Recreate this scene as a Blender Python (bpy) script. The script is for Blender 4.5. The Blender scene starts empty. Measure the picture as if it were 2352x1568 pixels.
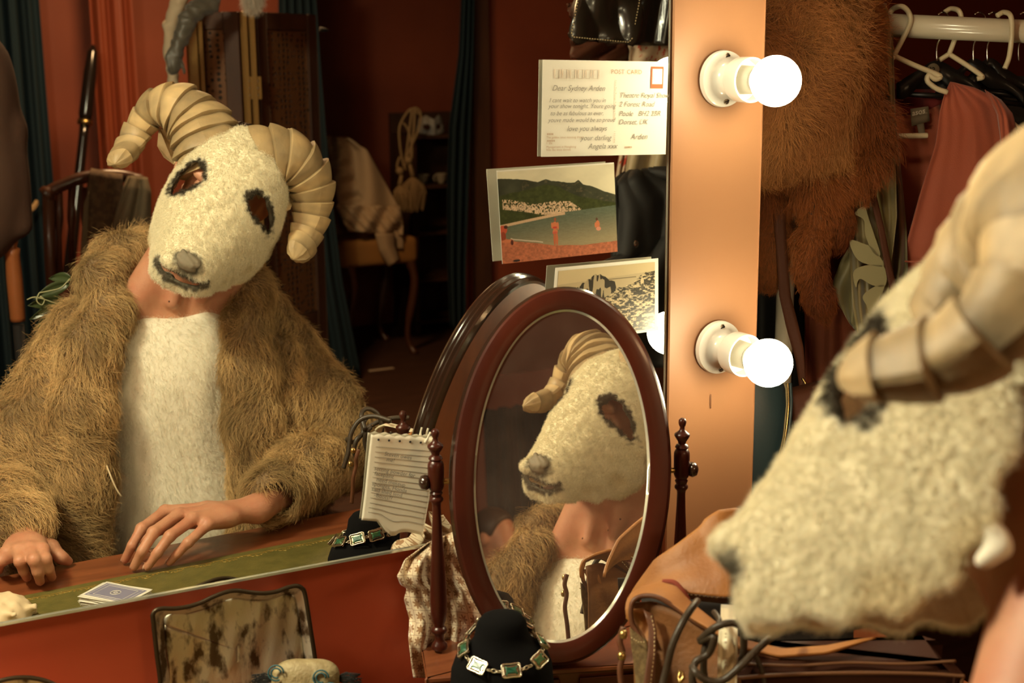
import bpy, math, random
import numpy as np
from mathutils import Matrix, Vector
SC = bpy.context.scene; COL = SC.collection
rng = np.random.default_rng(7); random.seed(7)
PI = math.pi
A = np.array
# ---------------------------------------------------------------- camera
# World: wall with the mirror is the plane y=0, the room is y<0, x runs along the wall, z is up, floor z=0.
ZB = 1.62
F_PX = 3106.35; PITCH = 0.204584; ROLL = -0.008922; YAW = 0.480392
CAM = A([0.0, -1.6234, ZB])
_c, _s = math.cos(YAW), math.sin(YAW)
_R = A([[_c, _s, 0], [-_s, _c, 0], [0, 0, 1.0]])
_fw = A([0, math.cos(PITCH), -math.sin(PITCH)]); _up = A([0, math.sin(PITCH), math.cos(PITCH)]); _r = A([1.0, 0, 0])
_cr, _sr = math.cos(ROLL), math.sin(ROLL)
RR, UU, FW = _R @ (_cr * _r + _sr * _up), _R @ (-_sr * _r + _cr * _up), _R @ _fw
cd = bpy.data.cameras.new('camera'); cam = bpy.data.objects.new('camera', cd); COL.objects.link(cam)
cd.sensor_width = 36.0; cd.lens = F_PX * 36.0 / 2352.0; cd.clip_start = 0.05; cd.clip_end = 60
cam.matrix_world = Matrix(((RR[0], UU[0], -FW[0], CAM[0]), (RR[1], UU[1], -FW[1], CAM[1]), (RR[2], UU[2], -FW[2], CAM[2]), (0, 0, 0, 1)))
cd.dof.use_dof = True; cd.dof.focus_distance = 2.15; cd.dof.aperture_fstop = 5.8
SC.camera = cam
# ---------------------------------------------------------------- world, exposure
w = bpy.data.worlds.new('world'); SC.world = w; w.use_nodes = True
w.node_tree.nodes['Background'].inputs[0].default_value = (1.0, 0.72, 0.42, 1); w.node_tree.nodes['Background'].inputs[1].default_value = 0.03
vs = SC.view_settings; vs.view_transform = 'Standard'; vs.look = 'None'; vs.gamma = 1.0; vs.exposure = 0.0; vs.use_curve_mapping = False
SC.cycles.use_denoising = True
SC.cycles.max_bounces = 8; SC.cycles.glossy_bounces = 5; SC.cycles.diffuse_bounces = 3
BULB = 76.0                                            # emission strength of each round lamp
BULB_COL = (1.0, 0.88, 0.56)
# added area lights, sources unseen: one lifts the far wall, one keys the sitter
ld = bpy.data.lights.new('far_wall_fill_light', 'AREA'); ld.shape = 'DISK'; ld.size = 0.5; ld.energy = 40; ld.color = (1.0, 0.62, 0.30)
ld2 = bpy.data.lights.new('sitter_key_light', 'AREA'); ld2.shape = 'DISK'; ld2.size = 0.34; ld2.energy = 46; ld2.color = (1.0, 0.95, 0.66)
lo2 = bpy.data.objects.new('sitter_key_light', ld2); COL.objects.link(lo2); lo2.location = (-.45, -.24, 2.40); lo2.rotation_euler = (math.radians(-28), math.radians(-38), 0)
lo = bpy.data.objects.new('far_wall_fill_light', ld); COL.objects.link(lo); lo.location = (1.35, -3.4, 2.62)

# ---------------------------------------------------------------- geometry of the two mirrors (to place things at their real spot)
def ray(x, y): return FW + RR * ((x - 1176.0) / F_PX) - UU * ((y - 784.0) / F_PX)
def atD(x, y, d): return CAM + ray(x, y) * d
def atY(x, y, Y):
    d = ray(x, y); return CAM + d * ((Y - CAM[1]) / d[1])
def atZ(x, y, Z):
    d = ray(x, y); return CAM + d * ((Z - CAM[2]) / d[2])
def MB_(x, y, b):                                      # seen in the wall mirror, real distance b from the wall
    p = atY(x, y, b); p[1] = -b; return p
def MZ(x, y, z):                                       # seen in the wall mirror, at height z-ZB
    p = atZ(x, y, z + ZB); p[1] = -p[1]; return p
def V(x, y, z): return A([x, y, z + ZB], float)
# ---------------------------------------------------------------- materials
def mat(name, col, rough=.6, metal=0., var=None, bump=None, coat=0., sheen=0., attr=None, sss=0., emis=None, spec=.5, stretch=None):
    m = bpy.data.materials.new(name); m.use_nodes = True; nt = m.node_tree; N = nt.nodes; L = nt.links
    b = N['Principled BSDF']; b.inputs['Base Color'].default_value = (*col, 1); b.inputs['Roughness'].default_value = rough
    b.inputs['Metallic'].default_value = metal; b.inputs['Coat Weight'].default_value = coat; b.inputs['Coat Roughness'].default_value = .12
    b.inputs['Sheen Weight'].default_value = sheen; b.inputs['Specular IOR Level'].default_value = spec
    if sss:
        b.inputs['Subsurface Weight'].default_value = sss; b.inputs['Subsurface Radius'].default_value = (.012, .004, .002); b.inputs['Subsurface Scale'].default_value = 1.0
    if emis: b.inputs['Emission Color'].default_value = (*emis[0], 1); b.inputs['Emission Strength'].default_value = emis[1]
    tc = N.new('ShaderNodeTexCoord'); mp = N.new('ShaderNodeMapping'); L.new(tc.outputs['Object'], mp.inputs[0])
    if stretch: mp.inputs['Scale'].default_value = stretch
    src = None
    if attr:
        a = N.new('ShaderNodeAttribute'); a.attribute_name = attr; src = a.outputs['Color']; L.new(src, b.inputs['Base Color'])
    if var:                                            # var=(other colour, scale, detail, lo, hi)
        n = N.new('ShaderNodeTexNoise'); n.inputs['Scale'].default_value = var[1]; n.inputs['Detail'].default_value = var[2]
        L.new(mp.outputs[0], n.inputs['Vector'])
        r = N.new('ShaderNodeMapRange'); r.inputs[1].default_value = var[3]; r.inputs[2].default_value = var[4]; L.new(n.outputs['Fac'], r.inputs[0])
        mx = N.new('ShaderNodeMix'); mx.data_type = 'RGBA'; L.new(r.outputs[0], mx.inputs[0])
        if src: L.new(src, mx.inputs[6])
        else: mx.inputs[6].default_value = (*col, 1)
        mx.inputs[7].default_value = (*var[0], 1); L.new(mx.outputs[2], b.inputs['Base Color'])
    if bump:                                           # bump=(scale, strength, detail)
        n = N.new('ShaderNodeTexNoise'); n.inputs['Scale'].default_value = bump[0]; n.inputs['Detail'].default_value = bump[2]; L.new(mp.outputs[0], n.inputs['Vector'])
        bp = N.new('ShaderNodeBump'); bp.inputs['Strength'].default_value = bump[1]; bp.inputs['Distance'].default_value = .002
        L.new(n.outputs['Fac'], bp.inputs['Height']); L.new(bp.outputs[0], b.inputs['Normal'])
    return m
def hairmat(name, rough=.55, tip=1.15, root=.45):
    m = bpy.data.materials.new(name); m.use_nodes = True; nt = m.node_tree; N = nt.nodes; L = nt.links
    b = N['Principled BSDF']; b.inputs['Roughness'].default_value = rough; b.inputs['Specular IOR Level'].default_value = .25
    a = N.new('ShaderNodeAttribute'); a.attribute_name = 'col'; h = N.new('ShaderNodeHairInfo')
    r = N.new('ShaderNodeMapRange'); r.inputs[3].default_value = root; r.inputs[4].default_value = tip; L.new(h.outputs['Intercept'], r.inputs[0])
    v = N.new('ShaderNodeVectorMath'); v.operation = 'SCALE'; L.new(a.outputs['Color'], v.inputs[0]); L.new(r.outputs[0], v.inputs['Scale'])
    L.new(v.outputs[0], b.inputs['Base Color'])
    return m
M = {}
M['paint'] = mat('salmon_wall_paint', (.66, .108, .041), .5, var=((.56, .090, .033), 3, 4, .35, .7), bump=(60, .12, 3))
M['post_paint'] = mat('salmon_post_paint', (.36, .170, .078), .5, var=((.33, .150, .068), 3, 4, .35, .7), bump=(60, .12, 3))
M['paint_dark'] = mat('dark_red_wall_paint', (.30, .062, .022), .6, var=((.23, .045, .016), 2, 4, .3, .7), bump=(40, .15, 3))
M['ceiling'] = mat('pink_ceiling_paint', (.55, .28, .2), .7, bump=(20, .1, 2))
M['floor'] = mat('dark_floor_boards', (.085, .035, .018), .6, var=((.05, .02, .01), 4, 4, .3, .7), bump=(30, .2, 3), stretch=(1, 8, 1))
M['mirror'] = mat('silvered_glass', (.86, .85, .80), 0.0, 1.0)
M['mirror2'] = mat('old_silvered_glass', (.88, .85, .78), .0, 1.0)
M['glass_edge'] = mat('bright_glass_edge', (.75, .75, .62), .15, .6)
M['maho'] = mat('polished_mahogany', (.085, .014, .005), .35, var=((.04, .007, .003), 9, 5, .35, .65), coat=.15, spec=.35, stretch=(1, 1, .25))
M['maho_back'] = mat('bare_mahogany_back', (.33, .10, .03), .4, var=((.16, .045, .015), 14, 5, .35, .7), coat=.3, stretch=(1, 1, .2))
M['maho_edge'] = mat('dark_moulded_edge', (.035, .014, .007), .22, coat=.8)
M['wood'] = mat('desk_wood', (.26, .075, .026), .38, var=((.17, .045, .016), 6, 5, .35, .7), coat=.3, stretch=(1, 9, 1))
M['green_leather'] = mat('green_desk_leather', (.15, .125, .03), .5, var=((.10, .09, .02), 40, 4, .35, .7), bump=(300, .25, 3))
M['gilt'] = mat('gilt_tooling', (.42, .27, .06), .4, .5)
M['porcelain'] = mat('white_lamp_plastic', (.82, .78, .7), .25, coat=.3)
M['inner'] = mat('lamp_throat', (.22, .20, .16), .5)
M['screwm'] = mat('dull_screw', (.35, .3, .22), .35, 1)
M['bulb'] = mat('lit_bulb', (1, .9, .7), .3, emis=(BULB_COL, BULB))
M['paper'] = mat('cream_paper', (.92, .85, .68), .6, bump=(20, .2, 2))
M['card'] = mat('postcard_white', (.82, .78, .66), .5)
M['print'] = mat('photo_print', (1, 1, 1), .3, attr='col')
M['ink'] = mat('pencil_ink', (.22, .19, .15), .8)
M['inkbrown'] = mat('brown_print', (.45, .24, .10), .8)
M['inkblue'] = mat('blue_back_print', (.22, .21, .30), .7)
M['stampred'] = mat('stamp_red', (.62, .12, .03), .7)
M['skin'] = mat('skin', (.56, .27, .155), .5, var=((.50, .205, .115), 26, 4, .4, .7), sss=.12, bump=(350, .22, 3))
M['nail'] = mat('finger_nail', (.66, .40, .29), .3, coat=.2)
M['mole'] = mat('mole', (.10, .03, .015), .6)
M['lips'] = mat('lip_skin', (.36, .09, .06), .4)
M['hairdark'] = mat('dark_hair', (.03, .015, .008), .5, bump=(200, .5, 3))
M['maskbase'] = mat('mask_fleece_backing', (1, 1, 1), .9, attr='col', bump=(220, .6, 3))
M['maskfur'] = hairmat('mask_fleece', .8, 1.05, .85)
M['papermache'] = mat('paper_mache', (.44, .32, .165), .55, var=((.26, .175, .08), 22, 5, .38, .68), bump=(70, .5, 4))
M['papermache_a'] = mat('banded_paper_mache', (1, 1, 1), .55, attr='col', bump=(70, .6, 4))
M['papermache2'] = mat('paper_ear', (.62, .44, .24), .55, var=((.4, .26, .12), 25, 5, .4, .7), bump=(60, .4, 4))
M['nosegrey'] = mat('grey_nose_felt', (.20, .165, .11), .7, bump=(90, .5, 3))
M['coatbase'] = mat('coat_backing', (.22, .14, .07), .9)
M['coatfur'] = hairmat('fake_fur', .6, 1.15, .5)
M['shirtbase'] = mat('white_knit', (.90, .84, .68), .9, bump=(120, .5, 3))
M['shirtfur'] = hairmat('fluffy_white_wool', .8, 1.02, .85)
M['foxbase'] = mat('fox_pelt', (.22, .07, .02), .8)
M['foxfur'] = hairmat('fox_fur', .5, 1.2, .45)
M['trousers'] = mat('dark_trousers', (.03, .03, .035), .9)
M['velvet'] = mat('black_velvet', (.004, .0035, .0035), .95, spec=.15)
M['silver'] = mat('silver_chain', (.75, .68, .52), .25, 1.0)
M['stone'] = mat('green_stone', (.02, .13, .075), .4, var=((.08, .16, .05), 60, 2, .4, .6), coat=.25)
M['tin'] = mat('worn_tin', (.80, .75, .60), .40, .6, var=((.13, .09, .05), 42, 9, .48, .62), bump=(60, .5, 4), stretch=(1.6, 1, .8))
M['tinrim'] = mat('tarnished_rim', (.06, .04, .02), .4, .6)
M['tan'] = mat('tan_leather', (.42, .17, .042), .55, var=((.30, .11, .026), 12, 4, .4, .7), bump=(220, .3, 3))
M['tanedge'] = mat('brown_leather_edge', (.13, .045, .018), .5)
M['taninner'] = mat('dark_leather_side', (.22, .085, .022), .6, var=((.13, .05, .015), 15, 4, .4, .7), bump=(200, .4, 3))
M['suede'] = mat('olive_suede', (.20, .13, .05), .9, var=((.13, .08, .03), 120, 3, .4, .6), bump=(260, .6, 3))
M['thread'] = mat('pale_thread', (.62, .46, .24), .7)
M['redlining'] = mat('red_lining', (.24, .04, .018), .8)
M['cord'] = mat('dark_leather_cord', (.045, .03, .017), .45, bump=(200, .3, 2))
M['brass'] = mat('brass', (.55, .38, .14), .3, 1)
M['ribbon'] = mat('cream_ribbon', (.78, .68, .46), .35, sheen=.3)
M['case'] = mat('dark_brown_case', (.045, .014, .007), .6, spec=.2, var=((.045, .014, .006), 8, 3, .4, .7), bump=(150, .2, 3))
M['casepipe'] = mat('case_piping', (.16, .07, .03), .4)
M['teal'] = mat('teal_curtain', (.007, .024, .034), .9, bump=(200, .3, 2))
M['brasswood'] = mat('gilded_screen_edge', (.32, .17, .045), .45, .25, bump=(60, .2, 3))
M['darkwood'] = mat('dark_screen_wood', (.085, .032, .012), .55, var=((.05, .018, .008), 12, 4, .4, .7), stretch=(1, 1, .2))
M['blackm'] = mat('black_gap', (.01, .006, .004), .8)
M['pipe'] = mat('white_enamel_pipe', (.72, .62, .45), .25, coat=.5)
M['hanger'] = mat('ivory_plastic', (.74, .62, .40), .35, coat=.3)
M['wire'] = mat('chrome_wire', (.7, .65, .55), .15, 1)
M['blackplastic'] = mat('black_hanger_plastic', (.012, .01, .009), .35)
M['coral'] = mat('coral_jersey', (.42, .085, .030), .75, sheen=.3, bump=(500, .3, 2), var=((.40, .09, .045), 6, 3, .35, .7))
M['maroon'] = mat('deep_red_velvet', (.20, .012, .008), .8, sheen=.3)
M['olive'] = mat('olive_silk', (.27, .20, .065), .45, sheen=.3, var=((.17, .12, .045), 7, 3, .35, .65), bump=(40, .3, 3))
M['olive2'] = mat('dark_olive_silk', (.15, .12, .045), .5, sheen=.3, bump=(40, .3, 3))
M['petal'] = mat('pale_petal_print', (.27, .225, .11), .5)
M['rust'] = mat('rust_cloth', (.24, .055, .022), .85, bump=(200, .3, 2))
M['brownleather'] = mat('dark_brown_leather', (.075, .022, .009), .65, spec=.2, var=((.08, .024, .011), 10, 3, .4, .7), bump=(180, .3, 3))
M['petrol'] = mat('petrol_vinyl', (.022, .04, .045), .4, bump=(120, .2, 2))
M['zip'] = mat('zip_tape', (.22, .16, .07), .6)
M['label'] = mat('woven_label', (.20, .16, .10), .7)
M['labelprint'] = mat('label_print', (.62, .55, .42), .7)
M['blackleather'] = mat('creased_black_leather', (.02, .014, .009), .28, coat=.4, bump=(22, .9, 3))
M['blackcloth'] = mat('black_cloth', (.012, .010, .008), .7, bump=(14, .6, 3))
M['beige'] = mat('beige_satin', (.42, .31, .16), .5, sheen=.3, bump=(30, .4, 3))
M['floral'] = mat('red_floral_cotton', (.62, .45, .30), .8, var=((.5, .05, .02), 60, 3, .56, .62))
M['calico'] = mat('calico_cloth', (.50, .36, .22), .8, bump=(12, .8, 4))
M['mustard'] = mat('mustard_upholstery', (.33, .15, .035), .8)
M['chairwood'] = mat('chair_wood', (.09, .03, .012), .4, coat=.3)
M['rope'] = mat('cream_rope', (.46, .30, .14), .8, bump=(300, .8, 2))
M['china'] = mat('old_china', (.5, .42, .3), .3, coat=.5)
M['plaster'] = mat('grey_mask_plaster', (.42, .38, .33), .5)
M['tweed'] = mat('brown_tweed', (.085, .05, .026), .9, var=((.13, .08, .04), 60, 3, .45, .6))
M['greywool'] = mat('grey_wool', (.17, .13, .075), .9, bump=(60, .5, 3))
M['browncoat'] = mat('brown_wool_coat', (.085, .04, .022), .9, bump=(100, .3, 2))
M['tape'] = mat('white_floor_tape', (.7, .55, .4), .6)
M['lacquer'] = mat('black_lacquer', (.012, .008, .006), .2, coat=.7)
M['stocking'] = mat('cream_stocking', (.55, .43, .28), .7, bump=(50, .5, 3))
M['glove'] = mat('grey_satin_glove', (.10, .085, .06), .45, sheen=.3, bump=(30, .6, 3))
M['white'] = mat('white_feather_base', (.7, .6, .48), .9)
M['leaf'] = mat('dark_leaf', (.05, .07, .025), .35, coat=.3)
M['leafpale'] = mat('pale_stem', (.38, .38, .2), .5)
M['orangewood'] = mat('varnished_post', (.32, .10, .03), .35, coat=.5)
M['crepe'] = mat('cream_crumpled_cloth', (.74, .58, .36), .6, bump=(30, .4, 3))
M['embro'] = mat('gold_embroidery', (.42, .33, .17), .6, bump=(250, .7, 2), var=((.3, .22, .1), 60, 2, .4, .6))
M['tealthread'] = mat('teal_thread', (.03, .11, .13), .6)
M['redthread'] = mat('red_thread', (.5, .07, .03), .6)
M['sticker'] = mat('clear_sticker', (.60, .50, .34), .4)
def scarf_mat():
    m = mat('brown_daisy_silk', (.74, .60, .42), .32, sheen=.3); nt = m.node_tree; N = nt.nodes; L = nt.links; b = N['Principled BSDF']
    tc = N.new('ShaderNodeTexCoord'); v = N.new('ShaderNodeTexVoronoi'); v.inputs['Scale'].default_value = 1.0; v.inputs['Randomness'].default_value = .15
    mp = N.new('ShaderNodeMapping'); mp.inputs['Scale'].default_value = (62, 62, 62); L.new(tc.outputs['UV'], mp.inputs[0]); v.voronoi_dimensions = '2D'
    L.new(mp.outputs[0], v.inputs['Vector'])
    # petals: angle around the cell centre
    sub = N.new('ShaderNodeVectorMath'); sub.operation = 'SUBTRACT'; L.new(mp.outputs[0], sub.inputs[0]); L.new(v.outputs['Position'], sub.inputs[1])
    sx = N.new('ShaderNodeSeparateXYZ'); L.new(sub.outputs[0], sx.inputs[0])
    at = N.new('ShaderNodeMath'); at.operation = 'ARCTAN2'; L.new(sx.outputs[1], at.inputs[0]); L.new(sx.outputs[0], at.inputs[1])
    mu = N.new('ShaderNodeMath'); mu.operation = 'MULTIPLY'; mu.inputs[1].default_value = 7; L.new(at.outputs[0], mu.inputs[0])
    co = N.new('ShaderNodeMath'); co.operation = 'COSINE'; L.new(mu.outputs[0], co.inputs[0])
    ma = N.new('ShaderNodeMath'); ma.operation = 'MULTIPLY_ADD'; ma.inputs[1].default_value = .10; ma.inputs[2].default_value = .30; L.new(co.outputs[0], ma.inputs[0])
    lt = N.new('ShaderNodeMath'); lt.operation = 'LESS_THAN'; L.new(v.outputs['Distance'], lt.inputs[0]); L.new(ma.outputs[0], lt.inputs[1])
    v2 = N.new('ShaderNodeTexVoronoi'); v2.voronoi_dimensions = '2D'; v2.feature = 'DISTANCE_TO_EDGE'; v2.inputs['Scale'].default_value = 1; v2.inputs['Randomness'].default_value = .15; L.new(mp.outputs[0], v2.inputs['Vector'])
    le = N.new('ShaderNodeMath'); le.operation = 'LESS_THAN'; le.inputs[1].default_value = .018; L.new(v2.outputs['Distance'], le.inputs[0])
    mx0 = N.new('ShaderNodeMath'); mx0.operation = 'MAXIMUM'; L.new(lt.outputs[0], mx0.inputs[0]); L.new(le.outputs[0], mx0.inputs[1])
    mx = N.new('ShaderNodeMix'); mx.data_type = 'RGBA'; L.new(mx0.outputs[0], mx.inputs[0]); mx.inputs[6].default_value = (.90, .74, .52, 1); mx.inputs[7].default_value = (.42, .23, .11, 1)
    L.new(mx.outputs[2], b.inputs['Base Color']); return m
M['scarf'] = scarf_mat()
def dusty(m, k):                                       # a thin film of pale dust over the old silvering
    nt = m.node_tree; N = nt.nodes; L = nt.links; o = [x for x in N if x.type == 'OUTPUT_MATERIAL'][0]; d = N.new('ShaderNodeBsdfDiffuse'); d.inputs[0].default_value = (.8, .52, .40, 1)
    mx = N.new('ShaderNodeMixShader'); n = N.new('ShaderNodeTexNoise'); n.inputs['Scale'].default_value = 14; n.inputs['Detail'].default_value = 6; tc = N.new('ShaderNodeTexCoord'); L.new(tc.outputs['Object'], n.inputs['Vector'])
    r = N.new('ShaderNodeMapRange'); r.inputs[1].default_value = .3; r.inputs[2].default_value = .75; r.inputs[3].default_value = k * .6; r.inputs[4].default_value = k * 1.6; L.new(n.outputs['Fac'], r.inputs[0])
    L.new(r.outputs[0], mx.inputs[0]); L.new(N['Principled BSDF'].outputs[0], mx.inputs[1]); L.new(d.outputs[0], mx.inputs[2]); L.new(mx.outputs[0], o.inputs['Surface'])
dusty(M['mirror2'], .055)
def lattice_mat():
    m = mat('pierced_lattice', (.16, .065, .022), .4); nt = m.node_tree; N = nt.nodes; L = nt.links; b = N['Principled BSDF']
    tc = N.new('ShaderNodeTexCoord'); v = N.new('ShaderNodeTexVoronoi'); v.inputs['Scale'].default_value = 55; v.inputs['Randomness'].default_value = .35
    L.new(tc.outputs['Object'], v.inputs['Vector']); r = N.new('ShaderNodeMapRange'); r.inputs[1].default_value = .28; r.inputs[2].default_value = .36; L.new(v.outputs['Distance'], r.inputs[0])
    mx = N.new('ShaderNodeMix'); mx.data_type = 'RGBA'; L.new(r.outputs[0], mx.inputs[0]); mx.inputs[6].default_value = (.012, .006, .003, 1); mx.inputs[7].default_value = (.16, .065, .022, 1)
    L.new(mx.outputs[2], b.inputs['Base Color']); bp = N.new('ShaderNodeBump'); bp.inputs['Distance'].default_value = .004; L.new(r.outputs[0], bp.inputs['Height']); L.new(bp.outputs[0], b.inputs['Normal']); return m
M['lattice'] = lattice_mat()
# ---------------------------------------------------------------- object helpers
def tag(o, label=None, cat=None, group=None, kind=None):
    if label: o['label'] = label
    if cat: o['category'] = cat
    if group: o['group'] = group
    if kind: o['kind'] = kind
    return o
def thing(name, label, cat, loc=(0, 0, 0), group=None):
    o = bpy.data.objects.new(name, None); COL.objects.link(o); o.location = Vector([float(v) for v in loc]); o.empty_display_size = .05
    return tag(o, label, cat, group)
def link(name, me, m, parent=None):
    o = bpy.data.objects.new(name, me); COL.objects.link(o)
    if m is not None: me.materials.append(m)
    if parent is not None:
        o.parent = parent
        o.matrix_parent_inverse = Matrix.Translation(-parent.location)     # an Empty sits at its base; mesh parents sit at the origin
    return o
def mesh(name, verts, faces, smooth=True):
    me = bpy.data.meshes.new(name); me.from_pydata([tuple(map(float, v)) for v in verts], [], [tuple(map(int, f)) for f in faces]); me.update()
    if smooth: me.polygons.foreach_set('use_smooth', [True] * len(me.polygons))
    return me
class G:                                               # collects shapes into one mesh
    def __init__(s): s.v = []; s.f = []
    def add(s, v, f):
        n = len(s.v); s.v += [tuple(map(float, p)) for p in v]; s.f += [tuple(int(i) + n for i in q) for q in f]; return s
    def box(s, c, ex, ey, ez, bev=0.0):                # centre, half-extent vectors
        c, ex, ey, ez = map(lambda q: A(q, float), (c, ex, ey, ez)); vs = []
        if bev <= 0:
            for k in (-1, 1):
                for a, b in ((-1, -1), (1, -1), (1, 1), (-1, 1)): vs.append(c + a * ex + b * ey + k * ez)
            return s.add(vs, [(3, 2, 1, 0), (4, 5, 6, 7), (0, 1, 5, 4), (1, 2, 6, 5), (2, 3, 7, 6), (3, 0, 4, 7)])
        lx, ly, lz = (np.linalg.norm(q) for q in (ex, ey, ez))
        def ring(kx, kz):
            a = 1 - bev * kx / lx; b = 1 - bev * kx / ly; r = []
            ax = bev / lx; ay = bev / ly
            for sx, sy in ((-1, -1), (1, -1), (1, 1), (-1, 1)):
                p1 = (sx * (a - (ax if sx * sy > 0 else 0)), sy * (b - (0 if sx * sy > 0 else ay)))
                p2 = (sx * (a - (0 if sx * sy > 0 else ax)), sy * (b - (ay if sx * sy > 0 else 0)))
                r += [c + p1[0] * ex + p1[1] * ey + kz * ez, c + p2[0] * ex + p2[1] * ey + kz * ez]
            return r
        bz = bev / lz; R = [ring(1, -1), ring(0, -1 + bz), ring(0, 1 - bz), ring(1, 1)]
        for r in R: vs += r
        fs = [tuple(range(7, -1, -1)), tuple(range(24, 32))]
        for k in range(3):
            for i in range(8): j = (i + 1) % 8; fs.append((k * 8 + i, k * 8 + j, k * 8 + 8 + j, k * 8 + 8 + i))
        return s.add(vs, fs)
    def abox(s, x0, x1, y0, y1, z0, z1, bev=0.0):
        return s.box(((x0 + x1) / 2, (y0 + y1) / 2, (z0 + z1) / 2), ((x1 - x0) / 2, 0, 0), (0, (y1 - y0) / 2, 0), (0, 0, (z1 - z0) / 2), bev)
    def tube(s, pts, rad, n=10, closed=False, caps=True, up=None, prof=None):
        P = A(pts, float); m = len(P); rad = np.broadcast_to(A(rad, float), (m,)); T = np.zeros_like(P)
        if closed: T = np.roll(P, -1, 0) - np.roll(P, 1, 0)
        else: T[1:-1] = P[2:] - P[:-2]; T[0] = P[1] - P[0]; T[-1] = P[-1] - P[-2]
        T /= np.linalg.norm(T, axis=1)[:, None] + 1e-12
        u = A(up, float) if up is not None else (A([0, 0, 1.]) if abs(T[0][2]) < .9 else A([1., 0, 0])); vs = []
        u = u - T[0] * (u @ T[0])
        for i in range(m):
            u = u - T[i] * (u @ T[i]); u /= np.linalg.norm(u) + 1e-12; w_ = np.cross(T[i], u)
            for k in range(n):
                a = 2 * PI * k / n; px, py = (math.cos(a), math.sin(a)) if prof is None else prof[k]
                vs.append(P[i] + rad[i] * (u * px + w_ * py))
        fs = []
        for i in range(m if closed else m - 1):
            j = (i + 1) % m
            for k in range(n): l = (k + 1) % n; fs.append((i * n + k, i * n + l, j * n + l, j * n + k))
        if caps and not closed: fs += [tuple(range(n - 1, -1, -1)), tuple(range((m - 1) * n, m * n))]
        return s.add(vs, fs)
    def lathe(s, prof, c, axis=(0, 0, 1), n=24, sx=1.0, up=None):    # prof: (radius, height)
        c = A(c, float); ax = A(axis, float); ax /= np.linalg.norm(ax); u = A(up, float) if up is not None else (A([1., 0, 0]) if abs(ax[0]) < .9 else A([0, 1., 0]))
        u = u - ax * (u @ ax); u /= np.linalg.norm(u); w_ = np.cross(ax, u); vs = []; fs = []
        for r, h in prof:
            for k in range(n): a = 2 * PI * k / n; vs.append(c + ax * h + r * (u * math.cos(a) + w_ * math.sin(a) * sx))
        for i in range(len(prof) - 1):
            for k in range(n): l = (k + 1) % n; fs.append((i * n + k, i * n + l, (i + 1) * n + l, (i + 1) * n + k))
        fs += [tuple(range(n - 1, -1, -1)), tuple(range((len(prof) - 1) * n, len(prof) * n))]
        return s.add(vs, fs)
    def poly(s, pts, off):                             # flat polygon extruded by the vector off
        n = len(pts); P = [A(p, float) for p in pts]; O = A(off, float)
        return s.add(P + [p + O for p in P], [tuple(range(n - 1, -1, -1)), tuple(range(n, 2 * n))] + [(i, (i + 1) % n, (i + 1) % n + n, i + n) for i in range(n)])
    def grid(s, P):                                    # P[i][j] points
        P = A(P, float); a, b = P.shape[:2]
        return s.add(P.reshape(-1, 3), [(i * b + j, i * b + j + 1, (i + 1) * b + j + 1, (i + 1) * b + j) for i in range(a - 1) for j in range(b - 1)])
    def obj(s, name, m, parent=None, smooth=True, solid=0.0, label=None, bevel=0.0, sub=0):
        o = link(name, mesh(name, s.v, s.f, smooth), m, parent)
        if bevel: md = o.modifiers.new('bevel', 'BEVEL'); md.width = bevel; md.segments = 2; md.limit_method = 'ANGLE'
        if solid: md = o.modifiers.new('solid', 'SOLIDIFY'); md.thickness = solid; md.offset = 0
        if sub: md = o.modifiers.new('sub', 'SUBSURF'); md.levels = sub; md.render_levels = sub
        if label: o['label'] = label
        return o
def smoothmesh(o, ang=40):
    me = o.data; me.polygons.foreach_set('use_smooth', [True] * len(me.polygons))
    try: me.set_sharp_from_angle(angle=math.radians(ang))
    except Exception: pass
    return o
def spline(pts, n, closed=False):                      # Catmull-Rom
    P = A(pts, float); m = len(P); out = []
    seg = m if closed else m - 1
    for i in range(n):
        t = i / (n if closed else n - 1) * seg; k = min(int(t), seg - 1); f = t - k
        g = (lambda j: P[j % m]) if closed else (lambda j: P[max(0, min(m - 1, j))])
        a, b, c, d = g(k - 1), g(k), g(k + 1), g(k + 2)
        out.append(.5 * (2 * b + (c - a) * f + (2 * a - 5 * b + 4 * c - d) * f * f + (3 * b - a - 3 * c + d) * f ** 3))
    return A(out)
def vnoise(x, y, seed=0):
    xi = np.floor(x).astype(int); yi = np.floor(y).astype(int); fx = x - xi; fy = y - yi; fx = fx * fx * (3 - 2 * fx); fy = fy * fy * (3 - 2 * fy)
    def h(a, b):
        n = (a * 374761393 + b * 668265263 + seed * 982451653) & 0x7fffffff; n = ((n ^ (n >> 13)) * 1274126177) & 0x7fffffff; return (n ^ (n >> 16)) % 10007 / 10007.
    return (h(xi, yi) * (1 - fx) + h(xi + 1, yi) * fx) * (1 - fy) + (h(xi, yi + 1) * (1 - fx) + h(xi + 1, yi + 1) * fx) * fy
def fbm(x, y, seed=0, o=4): return sum(vnoise(x * 2 ** k, y * 2 ** k, seed + k) / 2 ** k for k in range(o)) / sum(.5 ** k for k in range(o))
def n3(P, s, seed=0):                                  # cheap smooth 3D noise, -1..1
    r = np.random.default_rng(seed); o = np.zeros(len(P))
    for k in range(6): d = r.normal(size=3); d /= np.linalg.norm(d); o += np.sin(P @ d * s * (1 + .35 * k) + r.uniform(0, 6.28))
    return o / 3.2
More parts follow.
